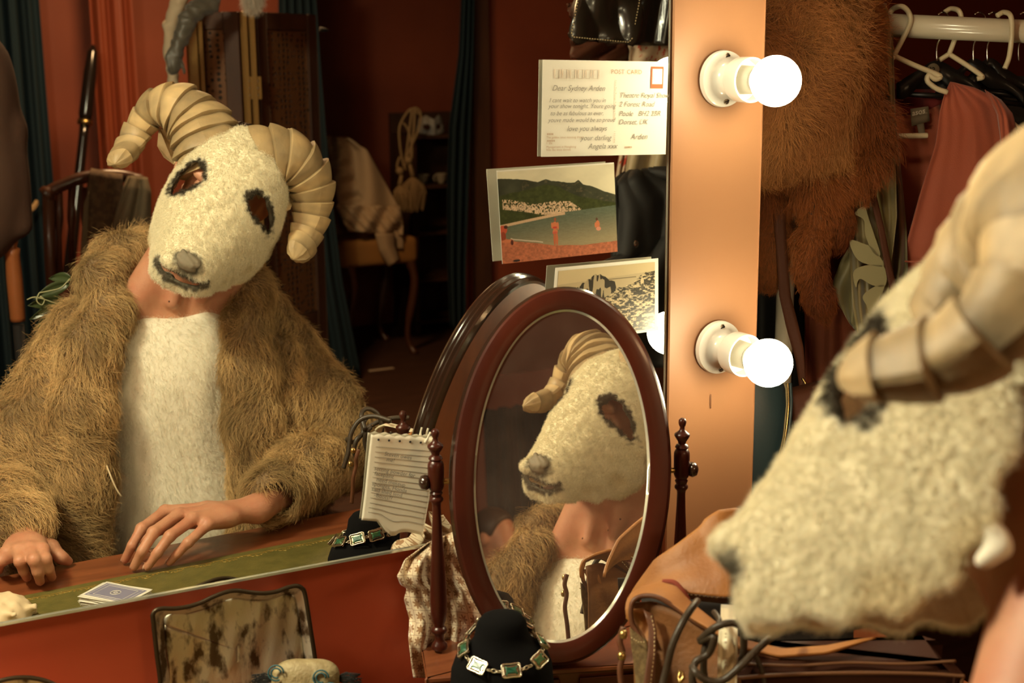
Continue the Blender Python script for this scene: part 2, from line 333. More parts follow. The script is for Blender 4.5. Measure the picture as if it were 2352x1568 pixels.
# ---------------------------------------------------------------- implicit solids -> smooth continuous meshes
class SDF:
    def __init__(s, lo, hi, res):
        s.lo = A(lo, float); s.res = res; s.n = np.ceil((A(hi, float) - s.lo) / res).astype(int) + 1; s.F = np.full(s.n, .2, np.float32)
    def _sl(s, lo, hi, mg):
        a = np.clip(((A(lo) - mg - s.lo) / s.res).astype(int), 0, s.n - 1); b = np.clip(((A(hi) + mg - s.lo) / s.res).astype(int) + 2, 1, s.n)
        sl = tuple(slice(i, j) for i, j in zip(a, b)); ax = [(s.lo[i] + s.res * np.arange(a[i], b[i])).astype(np.float32) for i in range(3)]
        return sl, ax[0][:, None, None], ax[1][None, :, None], ax[2][None, None, :]
    def put(s, fn, lo, hi, k=.02, mode='add', mg=None):
        sl, x, y, z = s._sl(lo, hi, (k + 3 * s.res) if mg is None else mg); d = fn(x, y, z); f = s.F[sl]
        if mode == 'sub': d = -d; m = np.maximum; sg = 1
        elif mode == 'and': m = np.maximum; sg = 1
        else: m = np.minimum; sg = -1
        if k > 0: h = np.maximum(k - np.abs(f - d), 0) / k; s.F[sl] = m(f, d) + sg * h * h * k / 4
        else: s.F[sl] = m(f, d)
        return s
    def cap(s, a, b, ra, rb=None, k=.02, mode='add'):
        a, b = A(a, float), A(b, float); rb = ra if rb is None else rb; ab = b - a; L2 = max(ab @ ab, 1e-12)
        def fn(x, y, z):
            t = np.clip(((x - a[0]) * ab[0] + (y - a[1]) * ab[1] + (z - a[2]) * ab[2]) / L2, 0, 1)
            return np.sqrt((x - a[0] - t * ab[0]) ** 2 + (y - a[1] - t * ab[1]) ** 2 + (z - a[2] - t * ab[2]) ** 2) - (ra + (rb - ra) * t)
        r = max(ra, rb); return s.put(fn, np.minimum(a, b) - r, np.maximum(a, b) + r, k, mode)
    def chain(s, pts, rad, k=.02, mode='add'):
        for i in range(len(pts) - 1): s.cap(pts[i], pts[i + 1], rad[i], rad[i + 1], k, mode)
        return s
    def ell(s, c, r, R=None, k=.02, mode='add'):
        c = A(c, float); r = A(r, float); R = np.eye(3) if R is None else A(R, float)     # rows of R: axes
        def fn(x, y, z):
            dx, dy, dz = x - c[0], y - c[1], z - c[2]
            q = [(R[i][0] * dx + R[i][1] * dy + R[i][2] * dz) for i in range(3)]
            k0 = np.sqrt(sum((q[i] / r[i]) ** 2 for i in range(3))); k1 = np.sqrt(sum((q[i] / r[i] ** 2) ** 2 for i in range(3))) + 1e-6
            return k0 * (k0 - 1) / k1
        e = np.sqrt(sum((R[i] * r[i]) ** 2 for i in range(3))); return s.put(fn, c - e, c + e, k, mode)
    def mesh(s):
        F = s.F; S = F < 0; nx, ny, nz = F.shape
        c = np.zeros((nx - 1, ny - 1, nz - 1), np.int8)
        for i in (0, 1):
            for j in (0, 1):
                for l in (0, 1): c += S[i:nx - 1 + i, j:ny - 1 + j, l:nz - 1 + l]
        act = (c > 0) & (c < 8); I = np.argwhere(act); idx = np.full(act.shape, -1, np.int64); idx[act] = np.arange(len(I))
        acc = np.zeros((len(I), 3)); cnt = np.zeros(len(I))
        for ax in range(3):
            o1, o2 = [q for q in range(3) if q != ax]
            for a in (0, 1):
                for b in (0, 1):
                    p = I.copy(); p[:, o1] += a; p[:, o2] += b; q = p.copy(); q[:, ax] += 1
                    f0 = F[tuple(p.T)]; f1 = F[tuple(q.T)]; m = (f0 < 0) != (f1 < 0); t = f0[m] / (f0[m] - f1[m])
                    pos = p[m].astype(float); pos[:, ax] += t; acc[m] += pos; cnt[m] += 1
        v = acc / cnt[:, None] * s.res + s.lo; fs = []
        for ax in range(3):
            o1, o2 = [(1, 2), (2, 0), (0, 1)][ax]
            sa = [slice(None)] * 3; sb = [slice(None)] * 3; sa[ax] = slice(0, -1); sb[ax] = slice(1, None)
            a = S[tuple(sa)]; b = S[tuple(sb)]; E = np.argwhere(a != b); E = E[(E[:, o1] > 0) & (E[:, o2] > 0) & (E[:, o1] < F.shape[o1] - 1) & (E[:, o2] < F.shape[o2] - 1)]
            fl = a[tuple(E.T)]
            def g(da, db): q = E.copy(); q[:, o1] -= da; q[:, o2] -= db; return idx[tuple(q.T)]
            Q = np.stack([g(1, 1), g(0, 1), g(0, 0), g(1, 0)], 1); Q[~fl] = Q[~fl][:, ::-1]; fs.append(Q)
        return v, np.concatenate(fs)
    def obj(s, name, m, parent=None, xf=None, smooth_it=0, label=None, disp=None):
        v, f = s.mesh()
        if smooth_it:
            e = np.concatenate([f[:, [0, 1]], f[:, [1, 2]], f[:, [2, 3]], f[:, [3, 0]]])
            for _ in range(smooth_it):
                a = np.zeros_like(v); c = np.zeros(len(v)); np.add.at(a, e[:, 0], v[e[:, 1]]); np.add.at(a, e[:, 1], v[e[:, 0]]); np.add.at(c, e[:, 0], 1); np.add.at(c, e[:, 1], 1); v = .5 * v + .5 * a / c[:, None]
        if xf is not None: v = xf(v)
        me = fastmesh(name, v, f); o = link(name, me, m, parent)
        if label: o['label'] = label
        return o
def fastmesh(name, v, f):
    me = bpy.data.meshes.new(name); v = np.ascontiguousarray(v, dtype=np.float32); f = np.ascontiguousarray(f, dtype=np.int32); k = f.shape[1]
    me.vertices.add(len(v)); me.vertices.foreach_set('co', v.ravel()); me.loops.add(f.size); me.loops.foreach_set('vertex_index', f.ravel())
    me.polygons.add(len(f)); me.polygons.foreach_set('loop_start', np.arange(0, f.size, k, dtype=np.int32))
    me.update(calc_edges=True); me.validate(); me.polygons.foreach_set('use_smooth', np.ones(len(me.polygons), bool)); return me
def vcol(me, cols):
    a = me.attributes.new('col', 'FLOAT_COLOR', 'POINT'); c = np.ones((len(me.vertices), 4), np.float32); c[:, :3] = cols; a.data.foreach_set('color', c.ravel())
def roots(me, n, seed=1, keep=None):
    r = np.random.default_rng(seed); V_ = np.empty(len(me.vertices) * 3, np.float32); me.vertices.foreach_get('co', V_); V_ = V_.reshape(-1, 3)
    me.calc_loop_triangles(); T = np.empty(len(me.loop_triangles) * 3, np.int32); me.loop_triangles.foreach_get('vertices', T); T = T.reshape(-1, 3)
    Nn = np.empty(len(me.vertices) * 3, np.float32); me.vertices.foreach_get('normal', Nn); Nn = Nn.reshape(-1, 3)
    a, b, c = V_[T[:, 0]], V_[T[:, 1]], V_[T[:, 2]]; ar = np.linalg.norm(np.cross(b - a, c - a), axis=1)
    i = r.choice(len(T), n, p=ar / ar.sum()); u = r.random((n, 2)); fl = u.sum(1) > 1; u[fl] = 1 - u[fl]
    P = a[i] + (b - a)[i] * u[:, :1] + (c - a)[i] * u[:, 1:]; N_ = Nn[T[i, 0]] + Nn[T[i, 1]] + Nn[T[i, 2]]; N_ /= np.linalg.norm(N_, axis=1)[:, None] + 1e-9
    P = P.astype(float); N_ = N_.astype(float)
    if keep is not None: k = keep(P, N_); P, N_ = P[k], N_[k]
    return P, N_
def fur(name, P, N_, comb, length, rad, cols, m, parent, lay=.6, K=5, clump=0., cs=.01, jit=.25, curl=0., seed=3, label=None):
    n = len(P); r = np.random.default_rng(seed); comb = np.broadcast_to(comb, P.shape).astype(float)
    comb = comb - N_ * np.sum(comb * N_, 1)[:, None] + r.normal(size=P.shape) * jit * .6; comb /= np.linalg.norm(comb, axis=1)[:, None] + 1e-9
    L_ = np.broadcast_to(length, (n,)) * r.uniform(.7, 1.15, n); J = r.normal(size=P.shape) * jit * .5
    q = np.floor((P + .3 * cs * n3(P, 200, 5)[:, None]) / cs); cc = (q + .5) * cs; cc += (np.sin(q * 12.9898 + q[:, ::-1] * 78.233) * cs * .3); pull = cc - P; pull -= N_ * np.sum(pull * N_, 1)[:, None]
    out = np.empty((n, K, 3), np.float32); ph = r.uniform(0, 6.28, n)
    for k in range(K):
        t = k / (K - 1); g = lay * (.35 + .65 * t); d = N_ * (1 - g) + comb * g + J * t; d /= np.linalg.norm(d, axis=1)[:, None]
        p = P + d * (L_ * t)[:, None] + pull * (clump * t ** 1.5) - N_ * (.0006 * (1 - t))
        if curl:
            o = np.cross(N_, comb); p = p + (o * np.sin(ph + t * 7)[:, None] + comb * np.cos(ph + t * 7)[:, None]) * curl * t
        out[:, k] = p
    cu = bpy.data.hair_curves.new(name); cu.add_curves([K] * n); cu.attributes['position'].data.foreach_set('vector', out.ravel())
    ra = cu.attributes.get('radius') or cu.attributes.new('radius', 'FLOAT', 'POINT'); rr = (rad * np.linspace(1, .25, K))[None, :] * np.ones((n, 1)); ra.data.foreach_set('value', rr.astype(np.float32).ravel())
    ca = cu.attributes.new('col', 'FLOAT_COLOR', 'CURVE'); c4 = np.ones((n, 4), np.float32); c4[:, :3] = cols; ca.data.foreach_set('color', c4.ravel())
    o = link(name, cu, m, parent); o['kind'] = 'stuff'
    if label: o['label'] = label
    return o
# ---------------------------------------------------------------- cloth between two outlines
def lerp_poly(pl, n):
    P = A(pl, float); d = np.r_[0, np.cumsum(np.linalg.norm(np.diff(P, axis=0), axis=1))]; t = np.linspace(0, d[-1], n); return np.stack([np.interp(t, d, P[:, i]) for i in range(P.shape[1])], 1)
def sheet(name, m, parent, to3, Lp, Rp, n=40, k=30, folds=None, solid=.003, uvs=0., label=None, smooth_it=True, rag=0.):
    Lp = lerp_poly(Lp, n); Rp = lerp_poly(Rp, n); g = []
    for i in range(n):
        row = []
        for j in range(k):
            s_ = j / (k - 1); t_ = i / (n - 1); q = Lp[i] * (1 - s_) + Rp[i] * s_; d = folds(s_, t_) if folds else 0.
            row.append(to3(q[0], q[1], q[2] + d) if len(q) > 2 else to3(q[0], q[1], d))
        g.append(row)
    o = G().grid(g).obj(name, m, parent, solid=solid, label=label)
    if uvs:
        me = o.data; uv = me.uv_layers.new(name='uv'); P = A(g); w_ = np.linalg.norm(P[0, -1] - P[0, 0]) ; h_ = np.linalg.norm(P[-1, 0] - P[0, 0])
        wd = np.linalg.norm(P[:, -1] - P[:, 0], axis=1)
        li = np.empty(len(me.loops), np.int32); me.loops.foreach_get('vertex_index', li); ii, jj = li // k, li % k
        U = ((jj / (k - 1)) - .5) * wd[ii] * uvs; W_ = ii / (n - 1) * h_ * uvs; uv.data.foreach_set('uv', np.stack([U, W_], 1).astype(np.float32).ravel())
    return o
def text(body, name, m, parent, org, ex, ey, size, shear=0., spacing=1., bold=0., thick=.0):
    cu = bpy.data.curves.new(name, 'FONT'); cu.body = body; cu.size = size; cu.shear = shear; cu.space_character = spacing; cu.offset = bold; cu.extrude = thick; cu.resolution_u = 3
    tmp = bpy.data.objects.new(name, cu); COL.objects.link(tmp); me = bpy.data.meshes.new_from_object(tmp); bpy.data.objects.remove(tmp)
    ex, ey = A(ex, float), A(ey, float); ex /= np.linalg.norm(ex); ey /= np.linalg.norm(ey); ez = np.cross(ex, ey); ez /= np.linalg.norm(ez)
    me.transform(Matrix(((ex[0], ey[0], ez[0], org[0]), (ex[1], ey[1], ez[1], org[1]), (ex[2], ey[2], ez[2], org[2]), (0, 0, 0, 1)))); me.materials.clear(); me.name = name
    return link(name, me, m, parent)
def Mloc(x, y, nn, HO, HU, HD_, HN):                     # point seen in the wall mirror on the head plane n = nn
    dr = ray(x, y) * A([1, -1, 1]); c0 = CAM * A([1, -1, 1]); return c0 + dr * (((HO @ HN + nn) - c0 @ HN) / (dr @ HN))
# ================================================================ room
def struct(name, g, m, smooth=False, **k):
    o = g.obj(name, m, None, smooth=smooth, **k); o['kind'] = 'structure'; return o
struct('floor', G().abox(-4, 5.2, -6.3, 2.2, -.1, 0), M['floor'])
struct('ceiling', G().abox(-4, 5.2, -6.3, 2.2, 2.72, 2.82), M['ceiling'])
# front partition: carries the big mirror; ends at the right edge of the lamp post
struct('wall_front', G().abox(-4, 1.263, .008, .10, 0, 2.72), M['paint'])
struct('wall_rear', G().abox(-4, 5.2, 2.1, 2.2, 0, 2.72), M['paint_dark'])
struct('wall_left', G().abox(-4.1, -4, -6.3, 2.2, 0, 2.72), M['paint_dark'])
struct('wall_right', G().abox(5.2, 5.3, -6.3, 2.2, 0, 2.72), M['paint_dark'])
# back partition with a curtained opening, alcove behind it
xL, xR = MB_(765, 400, 4.95)[0], MB_(1085, 400, 4.95)[0]
struct('wall_back', G().abox(-4, xL - .1, -5.05, -4.95, 0, 2.72).abox(xR, 5.2, -5.05, -4.95, 0, 2.72), M['paint_dark'])
struct('wall_alcove', G().abox(-4, 5.2, -6.3, -6.2, 0, 2.72), M['paint_dark'])
tt = G(); a, b = MZ(847, 852, -1.62), MZ(917, 852, -1.62)
tag(tt.abox(a[0], b[0], a[1] - .012, a[1] + .012, .0005, .003).obj('floor_tape', M['tape'], None, smooth=False), 'short strip of white tape on the dark floor by the curtain foot', 'tape')
# posts either side of the mirror (painted boards, 8 mm proud)
def post(name, x0, x1):
    return struct(name, G().abox(x0, x1, -.008, .0075, .0, 2.5, .002), M['post_paint'])
XP0, XP1 = 1.101, 1.263
post('trim_1', XP0, XP1); post('trim_2', -.165, -.003)
# cracks / nick in the paint of the right post
# ---- big wall mirror
mz0 = .970
mt = thing('wall_mirror', 'large frameless wall mirror reflecting the masked sitter and the costume room', 'mirror', (.4, 0, mz0))
G().abox(-.001, XP0 - .002, -.0005, .006, mz0, 2.42).obj('mirror_glass', M['mirror'], mt, smooth=False)
G().abox(-.001, XP0 - .002, -.003, .006, mz0 - .0035, mz0 - .0001).obj('bottom_edge', M['glass_edge'], mt, smooth=False)
G().abox(XP0 - .0018, XP0 - .0004, -.0022, .0062, mz0, 2.42).obj('side_edge', M['glass_edge'], mt, smooth=False)
# made-up fixtures: an enamel dish round each added area light
for nm, c_, l in (('added_key_lamp', (-.45, -.24, 2.41), 'added unseen key lamp in a white dish left of the dressing table'), ('added_fill_lamp', (1.35, -3.4, 2.64), 'added unseen fill lamp in a white dish further back in the costume room')):
    t = thing(nm, l, 'lamp', (c_[0], c_[1], 2.72)); G().lathe([(.05, .10), (.055, .06), (.16, .04), (.21, .0), (.205, -.005), (.15, .03), (.04, .05)], (c_[0], c_[1], c_[2]), (0, 0, 1), 36).obj('lamp_dish', M['porcelain'], t); G().tube([(c_[0], c_[1], c_[2] + .08), (c_[0], c_[1], 2.72)], .006, 8).obj('lamp_cable', M['blackm'], t)
# ---- lamps
def lamp(x, z, label, tilt=-.02):
    c = A([x, -.008, z]); ax = A([0.03, -1, tilt]); ax /= np.linalg.norm(ax)
    t = thing('vanity_lamp', label, 'lamp', c, 'round bulbs in white holders along the mirror posts')
    def L_(prof, nm, m, **k): return smoothmesh(G().lathe(prof, c, ax, 40).obj(nm, m, t), 35)
    base = L_([(.0, 0), (.0400, 0), (.0405, .002), (.0395, .008), (.036, .0115), (.030, .0130), (.024, .0155), (.0205, .021), (.0195, .030), (.0198, .038), (.0, .038)], 'base', M['porcelain'])
    L_([(.0185, .036), (.0225, .037), (.030, .040), (.0315, .044), (.0318, .064), (.0312, .068), (.0292, .068), (.029, .046), (.020, .043)], 'shade_ring', M['porcelain'])
    L_([(.0, .040), (.0205, .042), (.0195, .075), (.0170, .079), (.0, .079)], 'socket', M['inner'])
    L_([(.0, .072), (.0150, .073), (.0165, .080), (.0215, .0885), (.0, .0885)], 'bulb_collar', M['porcelain'])
    L_([(.0, .0886), (.0215, .0888)] + [(.0345 * math.sin(q), .118 - .0345 * math.cos(q)) for q in np.linspace(.75, PI - .02, 22)], 'bulb', M['bulb'])
    for s_ in (1, -1):
        sc = G().lathe([(0, .0), (.0048, .0), (.0050, .0016), (.0036, .0026), (0, .0028)], c + A([0, -.0105, s_ * .0315]), (0, -1, 0), 16).obj('screw', M['screwm'], base)
        G().box(c + A([0, -.0134, s_ * .0315]), (.0038, 0, .001), (0, .0003, 0), (.0003, 0, .0008)).obj('screw_slot', M['blackm'], base, smooth=False)
    return t
lamp(1.188, 1.198, 'lower right lamp, lit round bulb on salmon post beside the oval mirror')
lamp(1.186, 1.592, 'upper right lamp, lit round bulb on salmon post beside the postcard')
lamp(1.184, 1.986, 'topmost right lamp above the picture edge on the salmon post')
for i, (z, l) in enumerate(((1.19, 'lowest'), (1.585, 'middle'), (1.98, 'highest'))): lamp(-.085, z, l + ' lamp of the left hand post outside the picture')
G().tube([A([1.1785, -.0084, 1.126]), A([1.1787, -.0084, 1.104])], .0006, 6).obj('trim_3', M['tanedge'])['kind'] = 'structure'

# ================================================================ papers on the mirror
def px2m(d): return d
def quad_on(y, pts): return [atY(x, yy, y) for x, yy in pts]
def planar(q):
    q = [A(p) for p in q]; q[2] = q[1] + q[3] - q[0] + ((q[2] - (q[1] + q[3] - q[0])) @ (q[1] - q[0])) / ((q[1] - q[0]) @ (q[1] - q[0])) * (q[1] - q[0]); n = np.cross(q[1] - q[0], q[3] - q[0]); n /= np.linalg.norm(n); q[2] = q[2] - n * ((q[2] - q[0]) @ n); return q
def card(name, label, cat, corners, yoff, tiltout, m, thick=.0006, group=None):
    """corners TL,TR,BR,BL in the picture; yoff distance from the glass"""
    q = [atY(c[0], c[1], -(yoff + t)) for c, t in zip(corners, tiltout)]; q = planar(q)
    t = thing(name, label, cat, (q[3] + q[2]) / 2, group); return t, q
def bil(q, u, v): q = [A(p) for p in q]; return (q[3] * (1 - u) + q[2] * u) * (1 - v) + (q[0] * (1 - u) + q[1] * u) * v
def plate(name, q, m, parent, thick=.0006):
    n = np.cross(q[2] - q[3], q[0] - q[3]); n /= np.linalg.norm(n); return G().poly([q[3], q[2], q[1], q[0]], n * -thick).obj(name, m, parent, smooth=False)
def printed(name, q, fn, parent, nx=300, ny=200, off=.0003, box=(0, 0, 1, 1)):
    n = np.cross(q[2] - q[3], q[0] - q[3]); n /= np.linalg.norm(n); u, v = np.meshgrid(np.linspace(0, 1, nx), np.linspace(0, 1, ny)); C_ = fn(u, v)
    U = box[0] + (box[2] - box[0]) * u; W_ = box[1] + (box[3] - box[1]) * v
    P = ((q[3][None, None] * (1 - U[..., None]) + q[2] * U[..., None]) * (1 - W_[..., None]) + (q[0] * (1 - U[..., None]) + q[1] * U[..., None]) * W_[..., None]) + n * off
    idx = np.arange(nx * ny).reshape(ny, nx); f = np.stack([idx[:-1, :-1], idx[:-1, 1:], idx[1:, 1:], idx[1:, :-1]], -1).reshape(-1, 4)
    me = fastmesh(name, P.reshape(-1, 3), f); vcol(me, C_.reshape(-1, 3)); return link(name, me, M['print'], parent)
def writing(t, q, items, m=None, off=.0009):
    ex = q[2] - q[3]; W_ = np.linalg.norm(q[1] - q[0]); ey = q[0] - q[3]; n = np.cross(ex, ey); n /= np.linalg.norm(n)
    for it in items:
        s_, u, v, sz = it[:4]; o = it[4] if len(it) > 4 else {}
        mm = M[o.get('m', m or 'ink')]; e1, e2 = ex, ey
        if o.get('rot'): e1, e2 = -ey, ex
        text(s_, o.get('n', 'handwriting'), mm, t, bil(q, u, v) + n * off, e1, e2, sz * W_, o.get('sh', .35), o.get('sp', 1.), o.get('b', -.00004))
# ---- postcard
t, q = card('postcard', 'handwritten postcard with six boxes and a stamp, highest paper on mirror', 'postcard', [(1247, 137), (1535, 142), (1529, 354), (1243, 360)], .006, (0, 0, 0, 0), M['card'])
plate('card', q, M['card'], t)
ex = (q[1] - q[0]); ey = q[0] - q[3]; nn = np.cross(ex, ey); nn /= np.linalg.norm(nn); exn = ex / np.linalg.norm(ex); eyn = ey / np.linalg.norm(ey)
for i in range(6):
    c = bil(q, .112 + i * .0605, .857); r_ = []
    for a, b in ((-1, -1), (1, -1), (1, 1), (-1, 1)): r_.append(c + exn * a * .0042 + eyn * b * .0058 + nn * .0008)
    g = G().tube(r_, .00028, 4, closed=True); g.obj('address_box', M['inkbrown'], t)
writing(t, q, [('Dear Sydney Arden', .07, .685, .052), ('I cant wait to watch you in', .05, .565, .041), ('your show tonight. Youre going', .045, .505, .041), ('to be as fabulous as ever,', .06, .43, .041), ('youve made would be so proud', .045, .36, .041),
    ('love you always', .19, .265, .05), ('your darling', .30, .165, .05), ('Angela xxx', .36, .075, .052),
    ('Theatre Royal Show', .60, .615, .05), ('2 Forest Road', .60, .52, .05), ('Poole   BH2 2BR', .60, .42, .05), ('Dorset, UK', .60, .33, .05), ('Arden', .70, .17, .055)], 'ink')
writing(t, q, [('POST CARD', .53, .865, .042, dict(n='printed_text', sh=0, sp=1.15)), ('The golden lotus morning dream', .035, .19, .022, dict(n='printed_text', sh=0)), ('1 50c', .035, .13, .022, dict(n='printed_text', sh=0)),
    ('Management in Hongkong', .035, .09, .022, dict(n='printed_text', sh=0)), ('Ville des lotus dorees', .035, .06, .022, dict(n='printed_text', sh=0)), ('China Post Postage Publishing House', .565, .80, .018, dict(n='printed_text', sh=0, rot=1)), ('1 5 0 4 8 6', .565, .26, .018, dict(n='printed_text', sh=0, rot=1))], 'inkbrown')
# small blocks of seal-like characters
for (u, v, n_) in ((.045, .235, 4), (.045, .165, 5), (.66, .085, 5)):
    g = G()
    for i in range(n_):
        c = bil(q, u + i * .0125, v) + nn * .0008
        for k in (-1, 0, 1): g.box(c + eyn * k * .0008, exn * .0010, eyn * .00018, nn * .00005)
        g.box(c, exn * .00018, eyn * .0012, nn * .00005)
    g.obj('printed_character', M['inkbrown'], t, smooth=False)
st = G().box(bil(q, .908, .83) + nn * .0009, exn * .0102, eyn * .0150, nn * .00015).obj('stamp', M['stampred'], t, smooth=False, label='red bordered postage stamp')
G().box(bil(q, .908, .842) + nn * .0011, exn * .0082, eyn * .0105, nn * .00008).obj('stamp_field', M['card'], st, smooth=False)
G().lathe([(0, 0), (.006, 0), (.006, .0002), (0, .0002)], bil(q, .908, .842) + nn * .0012, nn, 24).obj('stamp_medallion', M['ribbon'], st, smooth=False)
# ---- beach photograph
def beach(u, v):
    C_ = np.zeros(u.shape + (3,)); sky = A([.72, .66, .46]); cl = fbm(u * 4, v * 5, 3)
    C_[:] = sky * (.78 + .45 * cl)[..., None]
    rid = np.interp(u, [0, .1, .2, .28, .33, .4, .45, .52, .58, .65, .68, .72, .8, .9, 1], [.925, .92, .90, .88, .86, .885, .86, .85, .835, .83, .85, .80, .765, .70, .655]) + .018 * (fbm(u * 18, v * 0, 5) - .5)
    m = v < rid; g = fbm(u * 9, v * 9, 8); g2 = fbm(u * 40, v * 40, 9); base = A([.045, .048, .028]) * (.5 + 1.2 * g)[..., None] + A([.16, .12, .06]) * (np.clip(g2 - .55, 0, 1) * 1.6 * (u > .2))[..., None]
    C_[m] = base[m]; rid2 = np.interp(u, [0, .2, .4, .5, .6, .7, 1], [.74, .78, .83, .80, .72, .66, .56]) + .02 * (g - .5); m = v < rid2; bb = A([.05, .06, .018]) * (.5 + 1.1 * g2)[..., None]; C_[m] = bb[m]
    town = (v < np.interp(u, [.03, .1, .3, .45, .6, .72], [.70, .69, .62, .64, .62, .50])) & (v > np.interp(u, [0, .2, .35, .5, .7], [.60, .55, .50, .46, .45])) & (u > .03) & (u < .72)
    blk = vnoise(u * 120, v * 85, 21) > .46 - .25 * np.exp(-((v - np.interp(u, [0, .2, .35, .5, .7], [.62, .58, .53, .50, .47])) / .035) ** 2); m = town & blk; C_[m] = (A([.70, .50, .32]) * (.55 + .7 * vnoise(u * 140, v * 110, 22))[..., None])[m]
    sh = np.interp(u, [0, .3, .5, .7, 1], [.425, .475, .505, .515, .535]); m = v < sh; dep = np.clip((sh - v) / .35, 0, 1); rip = fbm(u * 40, v * 110, 31) * .8 + .25 * vnoise(u * 160, v * 260, 33)
    sea = A([.10, .125, .085]) * (.7 + .8 * rip)[..., None] * (1 - dep[..., None] * .2) + A([.30, .20, .10]) * (dep ** 1.4)[..., None] * .8; C_[m] = sea[m]
    m = (v < sh) & (v > sh - .03) & (u < .55); C_[m] = A([.62, .42, .26])
    sd = np.interp(u, [0, .1, .3, .45, .7, 1], [.30, .24, .19, .145, .12, .125]) + .012 * (g - .5); m = v < sd; sand = A([.46, .15, .075]) * (.55 + .95 * fbm(u * 60, v * 50, 41))[..., None]; C_[m] = sand[m]
    m = (np.abs(v - sd - .02) < .006) & (u < .35) & (u > .08); C_[m] = A([.6, .5, .38])
    def blob(cx, cy, rx, ry, col):
        m = ((u - cx) / rx) ** 2 + ((v - cy) / ry) ** 2 < 1; C_[m] = A(col)
    sk = (.62, .20, .09)
    blob(.462, .435, .010, .020, (.35, .10, .04)); blob(.458, .365, .024, .045, sk); blob(.458, .345, .022, .012, (.55, .06, .04)); blob(.458, .30, .022, .028, sk); blob(.457, .285, .022, .014, (.60, .10, .07)); blob(.450, .215, .010, .075, (.5, .14, .06)); blob(.470, .215, .010, .075, (.55, .16, .07)); blob(.433, .37, .008, .035, sk); blob(.484, .36, .008, .045, sk)
    blob(.825, .395, .010, .018, (.12, .05, .03)); blob(.832, .335, .018, .045, sk); blob(.838, .285, .022, .022, (.7, .3, .2)); blob(.812, .33, .008, .03, sk)
    blob(.02, .37, .035, .05, (.55, .10, .05)); blob(.045, .40, .016, .02, (.08, .03, .02)); blob(.02, .30, .022, .05, (.3, .06, .03)); blob(.055, .245, .05, .018, sk); blob(.09, .225, .012, .03, (.1, .03, .02))
    blob(.12, .02, .03, .014, (.03, .02, .02)); return C_
t, q = card('photograph', 'colour photo of bathers on a beach under mountains, stuck on the mirror', 'photo', [(1141, 392), (1410, 373), (1420, 577), (1154, 606)], .012, (.004, 0, .001, .003), M['card'], group=None)
plate('paper', q, M['card'], t); printed('beach_print', q, beach, t, 460, 320, box=(0, 0, 1, .985))
def basalt(u, v):
    C_ = np.zeros(u.shape + (3,)); C_[:] = A([.62, .50, .28]); C_ *= (.9 + .2 * fbm(u * 3, v * 3, 2))[..., None]
    m = v < np.interp(u, [0, 1], [.80, .87]); C_[m] = A([.50, .40, .23]); m = (v > .80) & (v < .815) & (u > .5) & (u < .8); C_[m] = A([.2, .16, .09])
    top = np.interp(u, [.08, .14, .2, .3, .38, .48, .52, .58, .6, .75, .82, .9, 1], [.55, .66, .74, .83, .90, .87, .80, .76, .66, .70, .80, .86, .88]) + .03 * (vnoise(u * 40, v * 0, 4) - .5)
    colm = vnoise(u * 60, v * 8, 7); g = fbm(u * 34, v * 44, 9); m = v < top; c = (.05 + .55 * np.clip((g - .44) / .16, 0, 1)) * (.5 + .9 * vnoise(u * 110, v * 110, 3)); C_[m] = (A([1, .80, .46]) * c[..., None])[m]
    m = (v < top) & (v > np.interp(u, [.08, .3, .58], [.42, .42, .62])) & (u < .6); c = np.where(colm > .6, .42, .035); C_[m] = (A([1, .8, .46]) * c[..., None])[m]
    for cx, cy, rx, ry, k in ((.865, .73, .018, .055, .62), (.862, .80, .010, .02, .45), (.868, .65, .014, .05, .10), (.25, .30, .03, .05, .5)):
        m = ((u - cx) / rx) ** 2 + ((v - cy) / ry) ** 2 < 1; C_[m] = A([1, .8, .46]) * k
    return C_
t, q = card('photograph', 'black and white photo of basalt rocks, lowest picture on the mirror', 'photo', [(1276, 615), (1512, 593), (1513, 765), (1262, 790)], .010, (.003, 0, 0, .002), M['card'])
plate('paper', q, M['card'], t); printed('rock_print', q, basalt, t, 400, 290, box=(.03, .04, .965, .955))

# ---- the ruled note
nt_ = thing('ruled_note', 'torn ruled notepaper with pencilled list standing behind left mirror post', 'note', atY(900, 1215, -.009))
TL, TR, BR, BL = (850, 997), (1003, 1005), (970, 1228), (830, 1195)
g = G(); rows = []
Lp = [(852, 997), (846, 1050), (838, 1130), (830, 1196)]; Rp = [(1004, 1006), (995, 1080), (985, 1150), (971, 1229)]
rows_n, cols_n = 26, 26; LL, RP = lerp_poly(Lp, rows_n), lerp_poly(Rp, rows_n); P = []
bot = lambda s_: np.interp(s_, [0, .28, .30, .38, .48, .55, .62, .75, 1], [-2, -8, -6, 8, 18, 16, 6, 0, 0])
for i in range(rows_n):
    row = []
    for j in range(cols_n):
        s_ = j / (cols_n - 1); t_ = i / (rows_n - 1); qx = LL[i] * (1 - s_) + RP[i] * s_; yy = qx[1] + (bot(s_) * max(0, (t_ - .8) / .2)) + (0 if t_ > .02 else 2 * math.sin(s_ * 40))
        row.append(atY(qx[0], yy, -.009 + .002 * math.sin(s_ * 3 + t_ * 2) + .003 * max(0, .15 - s_) / .15))
    P.append(row)
pap = G().grid(P).obj('sheet', M['paper'], nt_, solid=.0004)
qn = [A(P[0][0]), A(P[0][-1]), A(P[-1][-1]), A(P[-1][0])]; nq = np.cross(qn[2] - qn[3], qn[0] - qn[3]); nq /= np.linalg.norm(nq)
